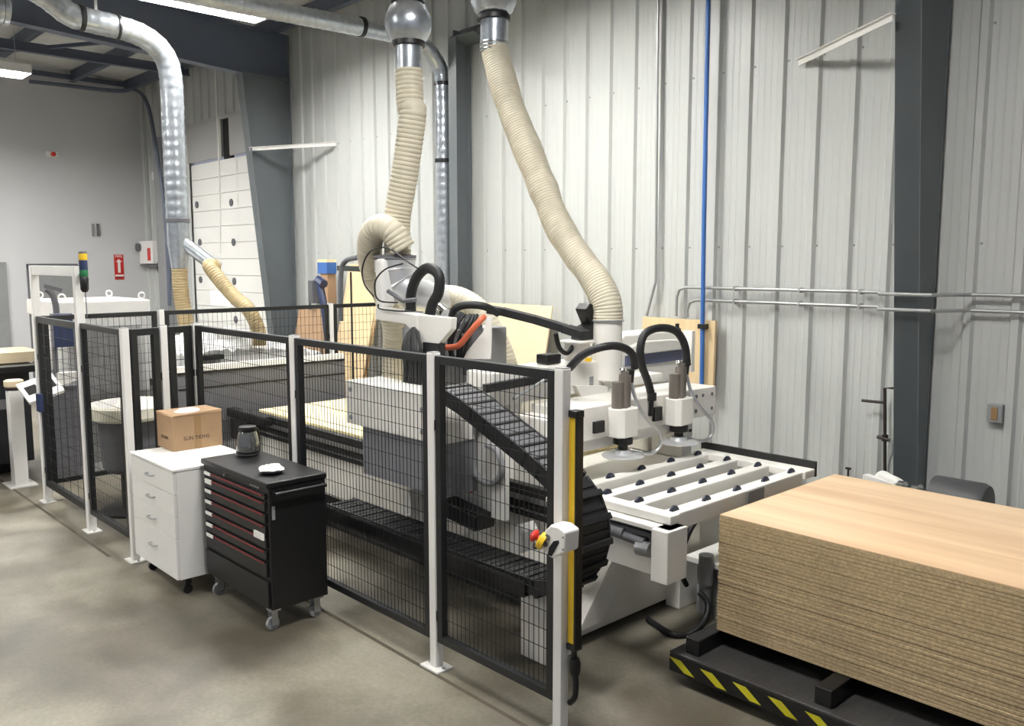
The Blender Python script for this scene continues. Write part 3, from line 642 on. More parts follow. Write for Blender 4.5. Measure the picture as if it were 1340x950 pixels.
b.box(-3.155, -3.05, 4.3, 4.5, 0.0, 0.8); b.build('support_frame', MWHITE, rt, bevel=0.004)
for x in XB:
    for y in YR:
        b = MB(); b.lathe((x-0.011, y, zt-0.012), [(0.006,0),(0.034,0.001),(0.039,0.006),(0.039,0.016),(0.034,0.021),(0.006,0.022)], 16, (1,0,0)); b.build('wheel', WHEELM, rt, smooth=True)
# floor box and cable under the table
t = thing('junction_box', 'grey supply unit with a black cable standing beneath the roller table', 'supply box', (-2.78, 4.35, 0))
b = MB(); b.box(-2.95, -2.7, 4.33, 4.75, 0.0, 0.33); b.build('cabinet', MIDGREY, t, bevel=0.006)
b = MB(); b.box(-3.0, -2.66, 4.28, 4.8, 0.331, 0.37); b.build('shelf', WHITE, t, bevel=0.006)
b = MB(); b.cyl((-2.83, 4.25, 0.06), (-2.83, 4.25, 0.34), 0.035, 14); b.cyl((-2.83, 4.25, 0.24), (-2.83, 4.25, 0.42), 0.045, 14); b.build('filter', MIDGREY, t, smooth=True)
b = MB(); b.tube(spline([aZ(848,810,0.02), aZ(858,817,0.02), aZ(880,830,0.02), aZ(903,829,0.02), aX(922,812,-2.72), aX(926,790,-2.74), aX(915,775,-2.8)], 10), 0.018, 10)
b.tube(spline([aX(922,668,-2.70), aX(905,690,-2.70), aX(893,720,-2.72), aX(890,745,-2.75), aX(898,765,-2.8)], 10), 0.016, 10)
tag(b.build('power_cable', RUBBER, smooth=True), 'thick black cable looping on the floor beneath the roller table', 'cable')

# ================================================================== MESH FENCE
FH = 1.69
def post(x, y, label, h=FH, w=0.052, plate=(0.15, 0.11)):
    t = thing('fence_post', label, 'fence post', (x, y, 0), 'white fence posts')
    b = MB(); b.box(x-w/2, x+w/2, y-w/2, y+w/2, 0.011, h); b.build('tube', WHITE, t, bevel=0.004)
    b = MB(); b.box(x-plate[0]/2, x+plate[0]/2, y-plate[1]/2, y+plate[1]/2, 0.0, 0.011); bp = b.build('base_plate', WHITE, t, bevel=0.002)
    b = MB()
    for s in (-1, 1): b.lathe((x+s*(plate[0]/2-0.018), y, 0.011), [(0.009,0),(0.009,0.008)], 6)
    b.build('anchor_bolt', ALU, bp)
    b = MB(); b.box(x-w/2+0.002, x+w/2-0.002, y-w/2+0.002, y+w/2-0.002, h, h+0.004); b.build('cap', MIDGREY, t)
def panel(p0, p1, label, z0=0.155, z1=FH-0.012, vs=0.033, hs=0.088, w=0.042, gap=0.0325, name='safety_screen', clips=(0.3, 1.32), side=0.0):
    a, c = Vector((p0[0], p0[1], 0)), Vector((p1[0], p1[1], 0)); d = (c-a); L = d.length; d.normalize(); nrm = Vector((-d.y, d.x, 0))
    a = a + d*gap; L -= 2*gap
    R = Matrix((d, nrm, Vector((0,0,1)))).transposed()
    t = thing(name, label, 'fence panel', tuple(a + d*L/2 + Vector((0,0,z0))), 'black mesh fence panels')
    b = MB()
    for s, e in ((0, w), (L-w, L)): b.obox(a + d*(s+e)/2 + Vector((0,0,(z0+z1)/2)), w/2, 0.02, (z1-z0)/2, R)
    for z in (z0+w/2, z1-w/2): b.obox(a + d*L/2 + Vector((0,0,z)), L/2-w, 0.0199, w/2, R)
    b.build('frame', FRAMEB, t, bevel=0.003)
    b = MB(); n = int((L-2*w)/vs)
    for k in range(1, n):
        q = a + d*(w + (L-2*w)*k/n); b.obox(q + Vector((0,0,(z0+z1)/2)), 0.0014, 0.0014, (z1-z0)/2-w/2, R)
    m = int((z1-z0-2*w)/hs)
    for k in range(1, m):
        b.obox(a + d*L/2 + nrm*0.0029 + Vector((0,0,z0+w+(z1-z0-2*w)*k/m)), L/2-w/2, 0.0014, 0.0014, R)
    b.build('wire_mesh', FRAMEB, t)
    for z in clips:
        for s in (-0.002, L+0.002):
            b = MB(); b.obox(a + d*s + Vector((0,0,z)), 0.0058 if gap > 0.035 else 0.0038, 0.023, 0.026, R); b.build('clip', BLACK, t, bevel=0.003)
    return t
PA, PB, PC, PD = (-2.57, 2.72), (-3.48, 2.72), (-4.90, 2.72), (-6.39, 2.72)
PE, PF, PG, PH = (-6.36, 2.46), (-6.28, 2.16), (-7.23, 2.16), (-8.42, 2.16)
PI_, PJ = (-8.5, 3.28), (-8.5, 5.18)
post(*PA, 'nearest white fence post, with the emergency stop box and yellow light curtain')
post(*PB, 'white fence post between the two nearest tall mesh panels')
post(*PC, 'white fence post directly behind the black tool cart')
post(*PD, 'white fence post at the inner corner behind the cardboard box')
post(*PE, 'white fence post between the two narrow mesh panels')
post(*PF, 'white fence post at the left side of the white drawer cabinet')
post(*PG, 'tall white gate post carrying the stack light', 2.12, w=0.062)
post(*PH, 'tall white gate post at the far front corner of the fence', 2.12, w=0.062)
post(*PI_, 'white end-fence post in front of the white eyebolt cabinet')
post(*PJ, 'white end-fence post in front of the leaning plywood')
panel(PB, PA, 'black mesh panel nearest the light curtain')
panel(PC, PB, 'black mesh panel right of the black tool cart')
panel(PD, PC, 'black mesh panel behind the carafe and tool cart')
panel(PE, PD, 'narrow black mesh panel directly behind the cardboard box', w=0.05, gap=0.039, vs=0.06, hs=0.2)
panel(PF, PE, 'narrow black mesh panel next to the outer corner post', w=0.05, gap=0.041, vs=0.06, hs=0.2)
panel(PG, PF, 'black mesh panel between the stack light and drawer cabinet', gap=0.042)
g = panel(PH, PG, 'black mesh gate between the two tall posts', name='fence_gate', vs=0.2, hs=0.1, gap=0.04, w=0.055)
b = MB(); b.box(-8.42+0.045, -8.42+0.13, 2.10, 2.139, 0.84, 1.0); b.build('lock', NAVY, g, bevel=0.005)
panel(PH, PI_, 'far black mesh panel before the white eyebolt cabinet', vs=0.05, gap=0.046)
panel(PI_, PJ, 'far black mesh panel before the loading door', vs=0.05)
panel(PJ, (-8.5, 6.3), 'far black mesh panel reaching to the back wall', vs=0.05)
b = MB(); b.box(PH[0]+0.03, PG[0]-0.03, 2.135, 2.185, 2.04, 2.12); tag(b.build('gate_lintel', WHITE, bevel=0.004), 'white crossbar joining the tops of the two tall gate posts', 'crossbar')

# stack light
sl = thing('stack_light', 'stack light of yellow, blue and green segments on the tall gate post', 'stack light', (-7.14, 2.13, 1.95))
x, y = -7.12, 2.175
b = MB(); b.lathe((x, y, 1.94), [(0.018,-0.02),(0.03,0),(0.032,0.09),(0.026,0.1)], 18); b.box(x-0.075, x, y-0.012, y+0.02, 2.03, 2.06); b.build('holder', BLACK, sl, smooth=True)
for z0, z1, M, nm in ((2.04, 2.09, GREEN, 'green_segment'), (2.09, 2.165, NAVY, 'blue_segment'), (2.165, 2.215, YEL, 'yellow_segment')):
    MB().lathe((x, y, z0), [(0.03,0),(0.031,0.004),(0.031,z1-z0-0.003),(0.03,z1-z0)], 18).build(nm, M, sl, smooth=True)
MB().lathe((x, y, 2.215), [(0.03,0),(0.03,0.014),(0.02,0.018)], 18).build('cap', GREYP, sl, smooth=True)
b = MB(); b.tube([(x+0.01, y, 1.93), (x+0.02, y, 1.72)], 0.004, 6); b.build('cable', GREYP, sl)

# light curtain on the nearest post
lc = thing('light_curtain', 'yellow safety light curtain on the nearest fence post', 'light curtain', (-2.515, 2.75, 0.45))
b = MB(); b.box(-2.535, -2.497, 2.725, 2.765, 0.45, 1.478); b.build('housing', YEL, lc, bevel=0.004)
b = MB(); b.box(-2.497, -2.486, 2.723, 2.767, 0.45, 1.478); b.build('window', BLACK, lc, bevel=0.002)
b = MB(); b.box(-2.537, -2.484, 2.72, 2.77, 1.4785, 1.51); b.build('end_cap', BLACK, lc, bevel=0.004)
b = MB(); b.box(-2.537, -2.484, 2.72, 2.77, 0.42, 0.4495); b.build('end_cap', BLACK, lc, bevel=0.004)
b = MB(); b.tube(spline([(-2.51, 2.745, 0.42), (-2.51, 2.745, 0.33), (-2.495, 2.74, 0.27), (-2.5, 2.74, 0.2), (-2.53, 2.74, 0.16)], 8), 0.014, 10); b.lathe((-2.505, 2.745, 0.30), [(0.02,0),(0.026,0.02),(0.026,0.06),(0.02,0.08)], 12); b.build('connector', BLACK, lc, smooth=True)

# emergency stop box
es = thing('emergency_stop_box', 'white control box with red mushroom button on the nearest fence post', 'emergency stop', (-2.57, 2.66, 0.95))
b = MB()
poly = pp([(707,715),(713,694),(720,687),(730,689),(740,697),(739,723),(722,731),(716,727)], 2.60)[::-1]
b.prism(poly, 'y', 2.60, 2.69); b.build('body', WHITE, es, bevel=0.008)
b = MB(); b.prism(pp([(717,726),(719,716),(725,708),(731,707),(732,710),(722,728)], 2.60)[::-1], 'y', 2.597, 2.5998); b.build('opening', DARKV, es)
R = Vector((-0.74, -0.35, 0.42)).normalized()
c = aY(709, 707, 2.60)
b = MB(); b.lathe(c - R*0.006, [(0.04,-0.01),(0.04,0.012),(0.034,0.018)], 20, R); b.build('yellow_collar', YEL, es, smooth=True)
b = MB(); b.lathe(c + R*0.012, [(0.014,0),(0.014,0.012),(0.027,0.016),(0.029,0.026),(0.022,0.038),(0.008,0.042)], 20, R); b.build('mushroom_button', RED, es, smooth=True)
b = MB(); b.lathe(aY(717, 703, 2.5995), [(0.014,0),(0.014,0.006)], 14, (0,-1,0)); b.lathe(aY(714, 712, 2.5995), [(0.012,0),(0.012,0.006)], 14, (0,-1,0)); b.build('key_switch', GREYP, es)
b = MB()
for z in (0.93, 0.995): b.lathe(aY(737, 703 if z > 0.96 else 719, 2.5998), [(0.005,0),(0.005,0.003)], 8, (0,-1,0))
b.build('screw', MIDGREY, es)
b = MB(); b.tube(spline([(-2.62, 2.64, 0.895), (-2.66, 2.64, 0.88), (-2.68, 2.66, 0.885)], 8), 0.008, 8); b.build('cable', BLACK, es)

# ================================================================== TOOL CART, CABINET
X0, X1, Y0, Y1 = -5.32, -4.45, 2.27, 2.65
tc = thing('tool_cart', 'black rolling tool cart with red-lined drawers and silver casters', 'tool cart', ((X0+X1)/2, (Y0+Y1)/2, 0))
b = MB(); b.box(X0, X1, Y0+0.01, Y1, 0.14, 0.865); b.build('body', BLACK, tc, bevel=0.006)
b = MB(); b.box(X0-0.008, X1+0.008, Y0-0.006, Y1+0.008, 0.866, 0.90); b.build('top', BLACK, tc, bevel=0.008)
zz = [0.835, 0.79, 0.72, 0.65, 0.575, 0.50, 0.43, 0.33]
for k in range(7):
    b = MB(); b.box(X0+0.03, X1-0.03, Y0-0.004, Y0+0.0095, zz[k+1]+0.006, zz[k]-0.006); dw = b.build('drawer', BLACK, tc, bevel=0.003)
    b = MB(); b.box(X0+0.05, X1-0.05, Y0-0.009, Y0-0.0045, zz[k]-0.018, zz[k]-0.010); b.build('red_trim', REDL, dw)
    b = MB(); b.box(X0+0.05, X0+0.14, Y0-0.012, Y0-0.0045, zz[k]-0.026, zz[k]-0.006) if k != 1 else b.box(X0+0.06, X0+0.15, Y0-0.012, Y0-0.0045, zz[k]-0.036, zz[k]-0.006); b.build('label_sticker', PAPER, dw)
b = MB(); b.box(X1-0.16, X1-0.04, Y0-0.012, Y0-0.0045, 0.555, 0.595); b.build('label_sticker', PAPER, tc)
b = MB(); b.box(X0+0.02, X1-0.02, Y0-0.004, Y0+0.0095, 0.15, 0.31); b.build('kick_panel', BLACK, tc, bevel=0.003)
b = MB(); b.lathe((-5.0, Y0+0.009, 0.85), [(0.007,0),(0.007,0.012)], 12, (0,-1,0)); b.build('lock', ALU, tc)
b = MB()
for k in range(4): b.box(X1-0.22+0.03*k, X1-0.20+0.03*k, Y0+0.006, Y0+0.0095, 0.846, 0.856)
b.build('maker_plate', MIDGREY, tc)
b = MB(); b.cyl((X1+0.04, Y0+0.03, 0.835), (X1+0.04, Y1-0.02, 0.835), 0.012, 12); b.box(X1, X1+0.04, Y0+0.03, Y0+0.045, 0.825, 0.845); b.box(X1, X1+0.04, Y1-0.04, Y1-0.025, 0.825, 0.845); b.build('handle', BLACK, tc, smooth=True)
b = MB(); b.box(X1+0.0005, X1+0.003, Y0+0.025, Y0+0.045, 0.68, 0.76); b.build('scuffed_decal', MIDGREY, tc)
for x, y in ((X0+0.07, Y0+0.06), (X1-0.06, Y0+0.05), (X0+0.07, Y1-0.05), (X1-0.06, Y1-0.05)):
    b = MB(); b.lathe((x-0.014, y-0.01, 0.042), [(0.012,0),(0.038,0.002),(0.042,0.008),(0.042,0.02),(0.038,0.026),(0.012,0.028)], 20, (1,0,0)); cs = b.build('caster_wheel', MIDGREY, tc, smooth=True)
    b = MB(); b.box(x-0.024, x-0.018, y-0.025, y+0.012, 0.035, 0.12); b.box(x+0.018, x+0.024, y-0.025, y+0.012, 0.035, 0.12); b.box(x-0.032, x+0.032, y-0.032, y+0.03, 0.12, 0.139); b.build('caster_fork', ALU, cs)
# carafe
p = Vector((-5.2, 2.53, 0.9005))
t = thing('carafe', 'smoked glass carafe with black lid on the black tool cart', 'carafe', p)
b = MB(); b.lathe(p, [(0.062,0),(0.072,0.01),(0.074,0.05),(0.068,0.11),(0.058,0.15),(0.054,0.16)], 24); b.build('glass_body', GLASSD, t, smooth=True)
b = MB(); b.lathe(p+Vector((0,0,0.1605)), [(0.056,0),(0.058,0.004),(0.056,0.03),(0.03,0.036)], 24); b.build('lid', BLACK, t, smooth=True)
b = MB(); b.lathe(p, [(0.0735,0.02),(0.0755,0.022),(0.0752,0.034),(0.0735,0.036)], 24); b.build('base_band', BLACK, t, smooth=True)
b = MB(); h = Vector((-0.35, 0.9, 0)).normalized(); b.tube(spline([p+h*0.056+Vector((0,0,0.165)), p+h*0.09+Vector((0,0,0.155)), p+h*0.098+Vector((0,0,0.09)), p+h*0.074+Vector((0,0,0.03))], 8), 0.010, 10); b.build('handle', BLACK, t, smooth=True)
# dish with crumpled wrapper
p = Vector((-4.66, 2.41, 0.9005))
t = thing('dish', 'shallow dark dish holding crumpled white wrapping on the tool cart', 'dish', p)
b = MB(); b.lathe(p, [(0.04,0),(0.06,0.006),(0.078,0.022),(0.074,0.022),(0.055,0.01)], 24); b.build('bowl', GREYP, t, smooth=True)
b = MB(); n = 18; random.seed(5)
vs = []; prof = [(0.06,0.012),(0.078,0.026),(0.055,0.04),(0.025,0.046)]
for r, z in prof:
    for k in range(n): vs.append(p + Vector((math.cos(2*PI*k/n)*r*random.uniform(0.86,1.08), math.sin(2*PI*k/n)*r*random.uniform(0.86,1.08), z+random.uniform(-0.006,0.008))))
b.add(vs, [(i*n+k, i*n+(k+1)%n, (i+1)*n+(k+1)%n, (i+1)*n+k) for i in range(3) for k in range(n)] + [tuple(range(n))[::-1], tuple(range(3*n, 4*n))]); b.build('crumpled_wrapping', PAPER, t)
# drawer cabinet
X0, X1, Y0, Y1 = -6.07, -5.345, 2.09, 2.64
dc = thing('drawer_cabinet', 'white four-drawer cabinet carrying the cardboard box', 'drawer cabinet', ((X0+X1)/2, (Y0+Y1)/2, 0))
b = MB(); b.box(X0, X1, Y0+0.02, Y1, 0.12, 0.83); b.build('body', WHITE, dc, bevel=0.004)
b = MB(); b.box(X0-0.006, X1+0.006, Y0-0.004, Y1+0.006, 0.8305, 0.85); b.build('top', WHITE, dc, bevel=0.004)
for z0, z1 in ((0.685, 0.826), (0.54, 0.68), (0.395, 0.535), (0.125, 0.39)):
    b = MB(); b.box(X0+0.002, X1-0.002, Y0, Y0+0.0195, z0, z1); dw = b.build('drawer', WHITE, dc, bevel=0.003)
    zc = z1 - 0.07 if z1-z0 < 0.2 else z1-0.11; xc = X0 + 0.36
    b = MB(); b.tube(spline([(xc-0.05, Y0, zc), (xc-0.045, Y0-0.022, zc), (xc, Y0-0.026, zc), (xc+0.045, Y0-0.022, zc), (xc+0.05, Y0, zc)], 6), 0.006, 8); b.build('handle', ALU, dw, smooth=True)
for x, y in ((X0+0.07, Y0+0.09), (X1-0.07, Y0+0.09), (X0+0.07, Y1-0.07), (X1-0.07, Y1-0.07)):
    b = MB(); b.lathe((x-0.016, y, 0.032), [(0.01,0),(0.03,0.002),(0.032,0.008),(0.032,0.024),(0.03,0.03),(0.01,0.032)], 16, (1,0,0)); b.box(x-0.02, x+0.02, y-0.02, y+0.02, 0.065, 0.119); b.build('caster', BLACK, dc, smooth=True)
# cardboard box
X0, X1, Y0, Y1, Z0, Z1 = -6.13, -5.85, 2.30, 2.655, 0.8505, 1.10
cb = thing('cardboard_box', 'brown cardboard box with dark print and white wrapping on the white drawer cabinet', 'cardboard box', ((X0+X1)/2, (Y0+Y1)/2, Z0))
b = MB(); b.box(X0, X1, Y0, Y1, Z0, Z1-0.006); b.build('carton', CARD, cb, bevel=0.004)
b = MB(); ym = (Y0+Y1)/2
b.add([(X0-0.002,Y0-0.002,Z1-0.005),(X1+0.004,Y0-0.002,Z1-0.005),(X1+0.004,Y1+0.002,Z1-0.005),(X0-0.002,Y1+0.002,Z1-0.005),(X0-0.002,Y0,Z1+0.004),(X1+0.002,Y0+0.01,Z1-0.001),(X1,Y1,Z1+0.012),(X0,Y1,Z1+0.006)], [(0,3,2,1),(4,5,6,7),(0,1,5,4),(1,2,6,5),(2,3,7,6),(3,0,4,7)])
b.build('top_flap', CARD, cb)
b = MB(); b.box(X1+0.0003, X1+0.001, ym-0.025, ym+0.025, Z0+0.002, Z1-0.01); b.build('tape', TAPE, cb)
b = MB(); n = 12; c = Vector(((X0+X1)/2+0.03, ym-0.02, Z1+0.006)); vs = []
for r, z in ((0.09,-0.004),(0.07,0.012),(0.03,0.018)):
    for k in range(n): vs.append(c + Vector((math.cos(2*PI*k/n)*r*random.uniform(.8,1.1), math.sin(2*PI*k/n)*r*random.uniform(.8,1.1), z+random.uniform(-.003,.004))))
b.add(vs, [(i*n+k, i*n+(k+1)%n, (i+1)*n+(k+1)%n, (i+1)*n+k) for i in range(2) for k in range(n)] + [tuple(range(n))[::-1], tuple(range(2*n, 3*n))]); b.build('plastic_wrapping', PAPER, cb)
text('printed_lettering', 'G.IN TIONS', 0.036, (X1+0.0014, ym-0.01, Z0+0.08), (PI/2, 0, PI/2), INK, cb)
text('printed_lettering', 'SEVANIA', 0.032, ((X0+X1)/2, Y0-0.0009, Z0+0.085), (PI/2, 0, 0), INK, cb)

# ================================================================== LIFT TABLE AND BOARD STACK
lt = thing('lift_table', 'black low lift platform edged with yellow hazard stripes beneath the board stack', 'lift table', (-1.2, 4.2, 0))
LX0, LX1, LY0, LY1 = -2.53, 0.25, 3.49, 5.15
b = MB(); b.box(LX0, LX1, LY0, LY1, 0.155, 0.17); b.build('deck', mat('worn_black', (52, 51, 50), 0.4, var=0.35, scale=14, stretch=(6, 1, 1)), lt, bevel=0.004)
b = MB(); b.box(LX0, LX1, LY0, LY0+0.02, 0.065, 0.1545); b.box(LX0, LX1, LY1-0.02, LY1, 0.065, 0.1545); b.box(LX0, LX0+0.02, LY0+0.02, LY1-0.02, 0.065, 0.1545); b.box(LX1-0.02, LX1, LY0+0.02, LY1-0.02, 0.065, 0.1545); b.build('skirt', BLACK, lt, bevel=0.003)
b = MB(); b.box(LX0+0.1, LX1-0.1, LY0+0.15, LY1-0.15, 0.0, 0.15); b.build('base', DARKV, lt)
for k in range(14):
    x = LX0 + 0.02 + 0.187*k
    if x + 0.1 > LX1: break
    b = MB(); b.prism([(x-0.02, 0.138), (x+0.05, 0.138), (x+0.135, 0.078), (x+0.075, 0.078)], 'y', LY0-0.0015, LY0-0.0003); b.build('hazard_stripe', YELH, lt)
for x in (-2.42, -1.72, -0.95, -0.15):
    b = MB(); b.box(x-0.04, x+0.04, LY0+0.04, LY1-0.06, 0.1705, 0.254); b.build('bearer', BLACK, lt, bevel=0.004)
NB = 34; th = 0.0181; bz = 0.2545
SX0, SX1, SY0, SY1 = -2.40, 0.05, 3.715, 4.95
def board(M, k, label):
    b = MB(); b.prism([(0.004, 0), (SY1-SY0, 0), (SY1-SY0, th-0.0006), (0.004, th-0.0006), (0, th-0.003), (0, 0.003)], 'x', 0, SX1-SX0)
    o = b.build('particle_board', M); o.location = (SX0, SY0, bz + k*th)
    return tag(o, label, 'board', 'particle boards in the tall stack')
bd = board(CHIP, 0, 'bottom raw particle board of the stack, lying on the black bearers')
random.seed(11)
for k in range(1, NB-1):
    c = bd.copy(); COL.objects.link(c)
    c['label'] = 'raw-edged particle board in the middle of the tall stack on the lift platform'
    c.location = (SX0 + random.uniform(-0.004, 0.004), SY0 + random.uniform(-0.0014, 0.0014), bz + k*th)
    c.rotation_euler.z = random.uniform(-0.0008, 0.0008)
b = MB(); b.box(0, SX1-SX0, 0, SY1-SY0, 0.0, th-0.004); b.cur = 1; b.box(0, SX1-SX0, 0, SY1-SY0, th-0.004, th)
o = b.build('particle_board', [CHIP, OAK]); o.location = (SX0, SY0, bz + (NB-1)*th); tag(o, 'topmost board of the stack, faced with pale oak grain', 'board', 'particle boards in the tall stack')

# ================================================================== WALL SERVICES
def pipe(name, pts, r, M, label, cat, group=None, smoothpath=False, n=12):
    b = MB(); b.tube(spline(pts, 8) if smoothpath else pts, r, n); return tag(b.build(name, M, smooth=True), label, cat, group)
yw = D-0.078
for k, (z, xs, lab) in enumerate(((1.925, -4.70, 'upper galvanised conduit running level along the back wall and round the column'), (1.815, -4.58, 'lower galvanised conduit running level along the back wall and round the column'))):
    P = [(xs, yw, 1.66), (xs, yw, z-0.09), (xs+0.025, yw, z-0.025), (xs+0.09, yw, z), (-2.85, yw, z), (-2.72, 6.22-0.05, z-0.0), (-2.36, 6.17, z), (-2.2, yw, z), (3.4, yw, z)]
    t = thing('conduit', lab, 'conduit', (xs, yw, 1.66), 'level wall conduits')
    MB().tube(P, 0.0135, 12).build('tube', CONDUIT, t, smooth=True)
    b = MB()
    for x in (-4.1, -3.5, -3.0, -1.6): b.box(x-0.01, x+0.01, yw-0.016, D-0.0285, z-0.02, z+0.02)
    b.build('strap', CONDUIT, t)
P = [aY(861, -30, yw) + Vector((0,0,1.2)), aY(860, 100, yw), aY(858, 368, yw), aY(846, 413, yw)]
pipe('conduit', P, 0.013, CONDUIT, 'thin grey vertical conduit left of the blue pipe, kinked at its foot', 'conduit')
t = thing('air_pipe', 'blue vertical air pipe on the back wall', 'pipe', aY(920, 497, D-0.1))
b = MB(); q_ = aY(918, 520, 6.41); b.tube([aY(927, -10, 6.41) + Vector((0,0,1.35)), aY(927, -10, 6.41), aY(921, 300, 6.41), q_, Vector((q_.x, q_.y, 1.02))], 0.02, 14); b.build('tube', BLUE, t, smooth=True)
b = MB(); p = aY(919.5, 427, 6.41); b.box(p.x-0.035, p.x+0.035, p.y-0.03, 6.45, p.z-0.02, p.z+0.02); b.build('clip', BLACK, t, bevel=0.003)
# black iron pipes by the right column
t = thing('iron_pipe', 'thin black iron pipes with a valve at the foot of the right column', 'pipe', (-2.73, 6.4, 0.5))
b = MB(); yq = 6.4
b.tube([aY(1172,508,yq), aY(1158,508,yq), aY(1158,630,yq)], 0.012, 10); b.tube([aY(1128,524,yq), aY(1158,527,yq)], 0.011, 10); b.build('tube', PIPEB, t, smooth=True)
b = MB(); p = aY(1158, 573, yq); b.cyl(p+Vector((-0.055,0,0)), p+Vector((0.05,-0.02,-0.01)), 0.014, 10); b.lathe(p, [(0.022,-0.025),(0.022,0.025)], 12); b.build('valve', PIPEB, t, smooth=True)
b = MB(); b.tube(spline([aY(1166,575,yq-.02), aY(1168,590,yq-.02), aY(1163,605,yq-.02), aY(1161,625,yq-.02)], 6), 0.009, 8); b.build('flexible_hose', MIDGREY, t, smooth=True)
p = aY(1110, 615, D-0.04); b = MB(); b.tube([Vector((p.x,p.y,0)), p+Vector((0,0,0.01))], 0.008, 8); b.box(p.x-0.02, p.x+0.02, p.y-0.01, p.y+0.01, p.z+0.005, p.z+0.02); tag(b.build('hose_bib', PIPEB), 'tiny black tap stub low on the back wall', 'tap')
# socket
p = aY(1305, 540, D)
t = thing('wall_socket', 'grey electrical outlet box on the ribbed wall right of the column', 'socket', p)
b = MB(); b.box(p.x-0.05, p.x+0.05, D-0.06, D-0.002, p.z-0.065, p.z+0.065); b.build('box', MIDGREY, t, bevel=0.006)
b = MB(); b.box(p.x-0.02, p.x+0.02, D-0.066, D-0.0605, p.z-0.045, p.z+0.045); b.build('receptacle', TAPE, t, bevel=0.002)
# pump set behind the stack
vm = thing('vacuum_pump', 'dark pump motor with chrome and white fittings behind the board stack', 'pump', (-2.0, 6.0, 0))
b = MB(); b.box(-2.75, -1.75, 5.8, 6.2, 0.0, 0.42); b.build('base', GREYP, vm, bevel=0.01)
ax = Vector((1, 0, 0)); c = Vector((-2.2, 5.95, 0.575))
b = MB(); b.lathe(c, [(0.10,0),(0.15,0.015),(0.155,0.03),(0.155,0.32),(0.14,0.35),(0.06,0.355)], 32, ax); b.build('motor', mat('motor_grey', (70, 71, 72), 0.5, var=0.08), vm, smooth=True)
b = MB(); b.cyl(c, c - ax*0.25, 0.05, 16); b.cyl(c - ax*0.08, c - ax*0.12, 0.075, 16); b.cyl(c-ax*0.18, c-ax*0.22, 0.075, 16); b.build('coupling', CHROME, vm, smooth=True)
b = MB(); b.bar((-2.42,5.95,0.60), (-2.68, 6.0, 0.62), 0.06, 0.04); b.build('manifold_bar', WHITE, vm)
b = MB(); b.tube(spline([(-2.40, 5.98, 0.56), (-2.40, 5.98, 0.60), (-2.44, 5.98, 0.63), (-2.5, 6.0, 0.64), (-2.57, 6.02, 0.65), (-2.60, 6.02, 0.58), (-2.60, 6.02, 0.42)], 8), 0.03, 12); b.build('white_pipe', WHITE, vm, smooth=True)
# leaning sheets
def sheet(x0, x1, z0, z1, y0, y1, M, label, cat='plywood sheet', th=0.018, group=None):
    b = MB(); b.add([(x0,y0,z0),(x1,y0,z0),(x1,y1,z1),(x0,y1,z1),(x0,y0+th,z0),(x1,y0+th,z0),(x1,y1+th,z1),(x0,y1+th,z1)], [(0,1,2,3),(7,6,5,4),(0,4,5,1),(1,5,6,2),(2,6,7,3),(3,7,4,0)])
    return tag(b.build('plywood_sheet', M), label, cat, group)
sheet(-7.58, -6.2, 0, 1.70, 6.05, 6.40, PLYP, 'pale plywood sheet leaning on the wall behind the slanting hose')
sheet(-5.07, -4.27, 1.0, 1.64, 6.44, 6.452, PLY, 'plywood board fixed to the wall behind the blue pipe', th=0.03)
sheet(-10.02, -9.2, 0, 2.13, 5.95, 6.42, PLY, 'tall plywood sheet leaning on the wall beyond the end fence')
sheet(-9.6, -9.0, 0, 1.5, 5.75, 6.1, PLY, 'narrower plywood offcut leaning in front of the tall sheet')
sheet(-11.35, -10.6, 0, 1.5, 6.1, 6.40, MDFB, 'brown fibreboard sheet leaning beside the tapered column')
# brushes and tools hanging by the plywood
b = MB(); p, q = aY(445, 351, 5.66), aY(474, 352, 5.66); b.bar(p, q, 0.09, 0.06); t_ = tag(b.build('push_broom', mat('broom_bristle', (44, 52, 48), 0.8)), 'dark green broom head hung before the tall plywood', 'broom')
b = MB(); p = aY(459, 356, 5.66); b.cyl(p, Vector((p.x, 5.66, 0.01)), 0.012, 10); b.build('handle', PIPEB, t_)
b = MB(); p = aY(430, 352, 6.3); b.box(p.x-0.12, p.x+0.12, 6.2, 6.35, p.z-0.06, p.z+0.09); b.cur=1; b.box(p.x-0.12,p.x+0.12,6.2,6.35,p.z+0.09,p.z+0.13); b.cur = 2; b.box(p.x-0.08, p.x+0.1, 6.22, 6.35, 0.0, p.z-0.06)
tag(b.build('tool_rack', [BLUE, CREAM, MDFB]), 'blue topped brown tool board standing left of the tall plywood', 'tool rack')
b = MB(); b.tube([aY(418,370,6.02), aY(424,400,6.02), aY(432,470,6.02)], 0.05, 8); b.tube([aY(416,366,6.02), aY(424,372,6.02)], 0.06, 8); tag(b.build('work_coat', NAVY, smooth=True), 'navy coat hanging left of the blue topped tool board', 'coat')
b = MB(); p = aY(414, 378, 6.4); b.box(p.x-0.06, p.x+0.06, 6.3, 6.45, p.z-0.2, p.z+0.12); b.tube([p+Vector((-0.1,-.05,0.12)), p+Vector((-0.1,-.05,-0.3))], 0.02, 8); tag(b.build('hanging_tool', GREYP, bevel=0.01), 'grey hand tool hanging on the wall beside the tapered column', 'tool')
b = MB(); b.tube(spline([aY(446,420,5.5), aY(446,360,5.5), aY(452,342,5.5), aY(468,337,5.5)], 8), 0.03, 10); tag(b.build('vacuum_hose', mat('grey_hose', (92, 94, 98), 0.5), smooth=True), 'dark grey hose arching over the end fence post by the plywood', 'hose')
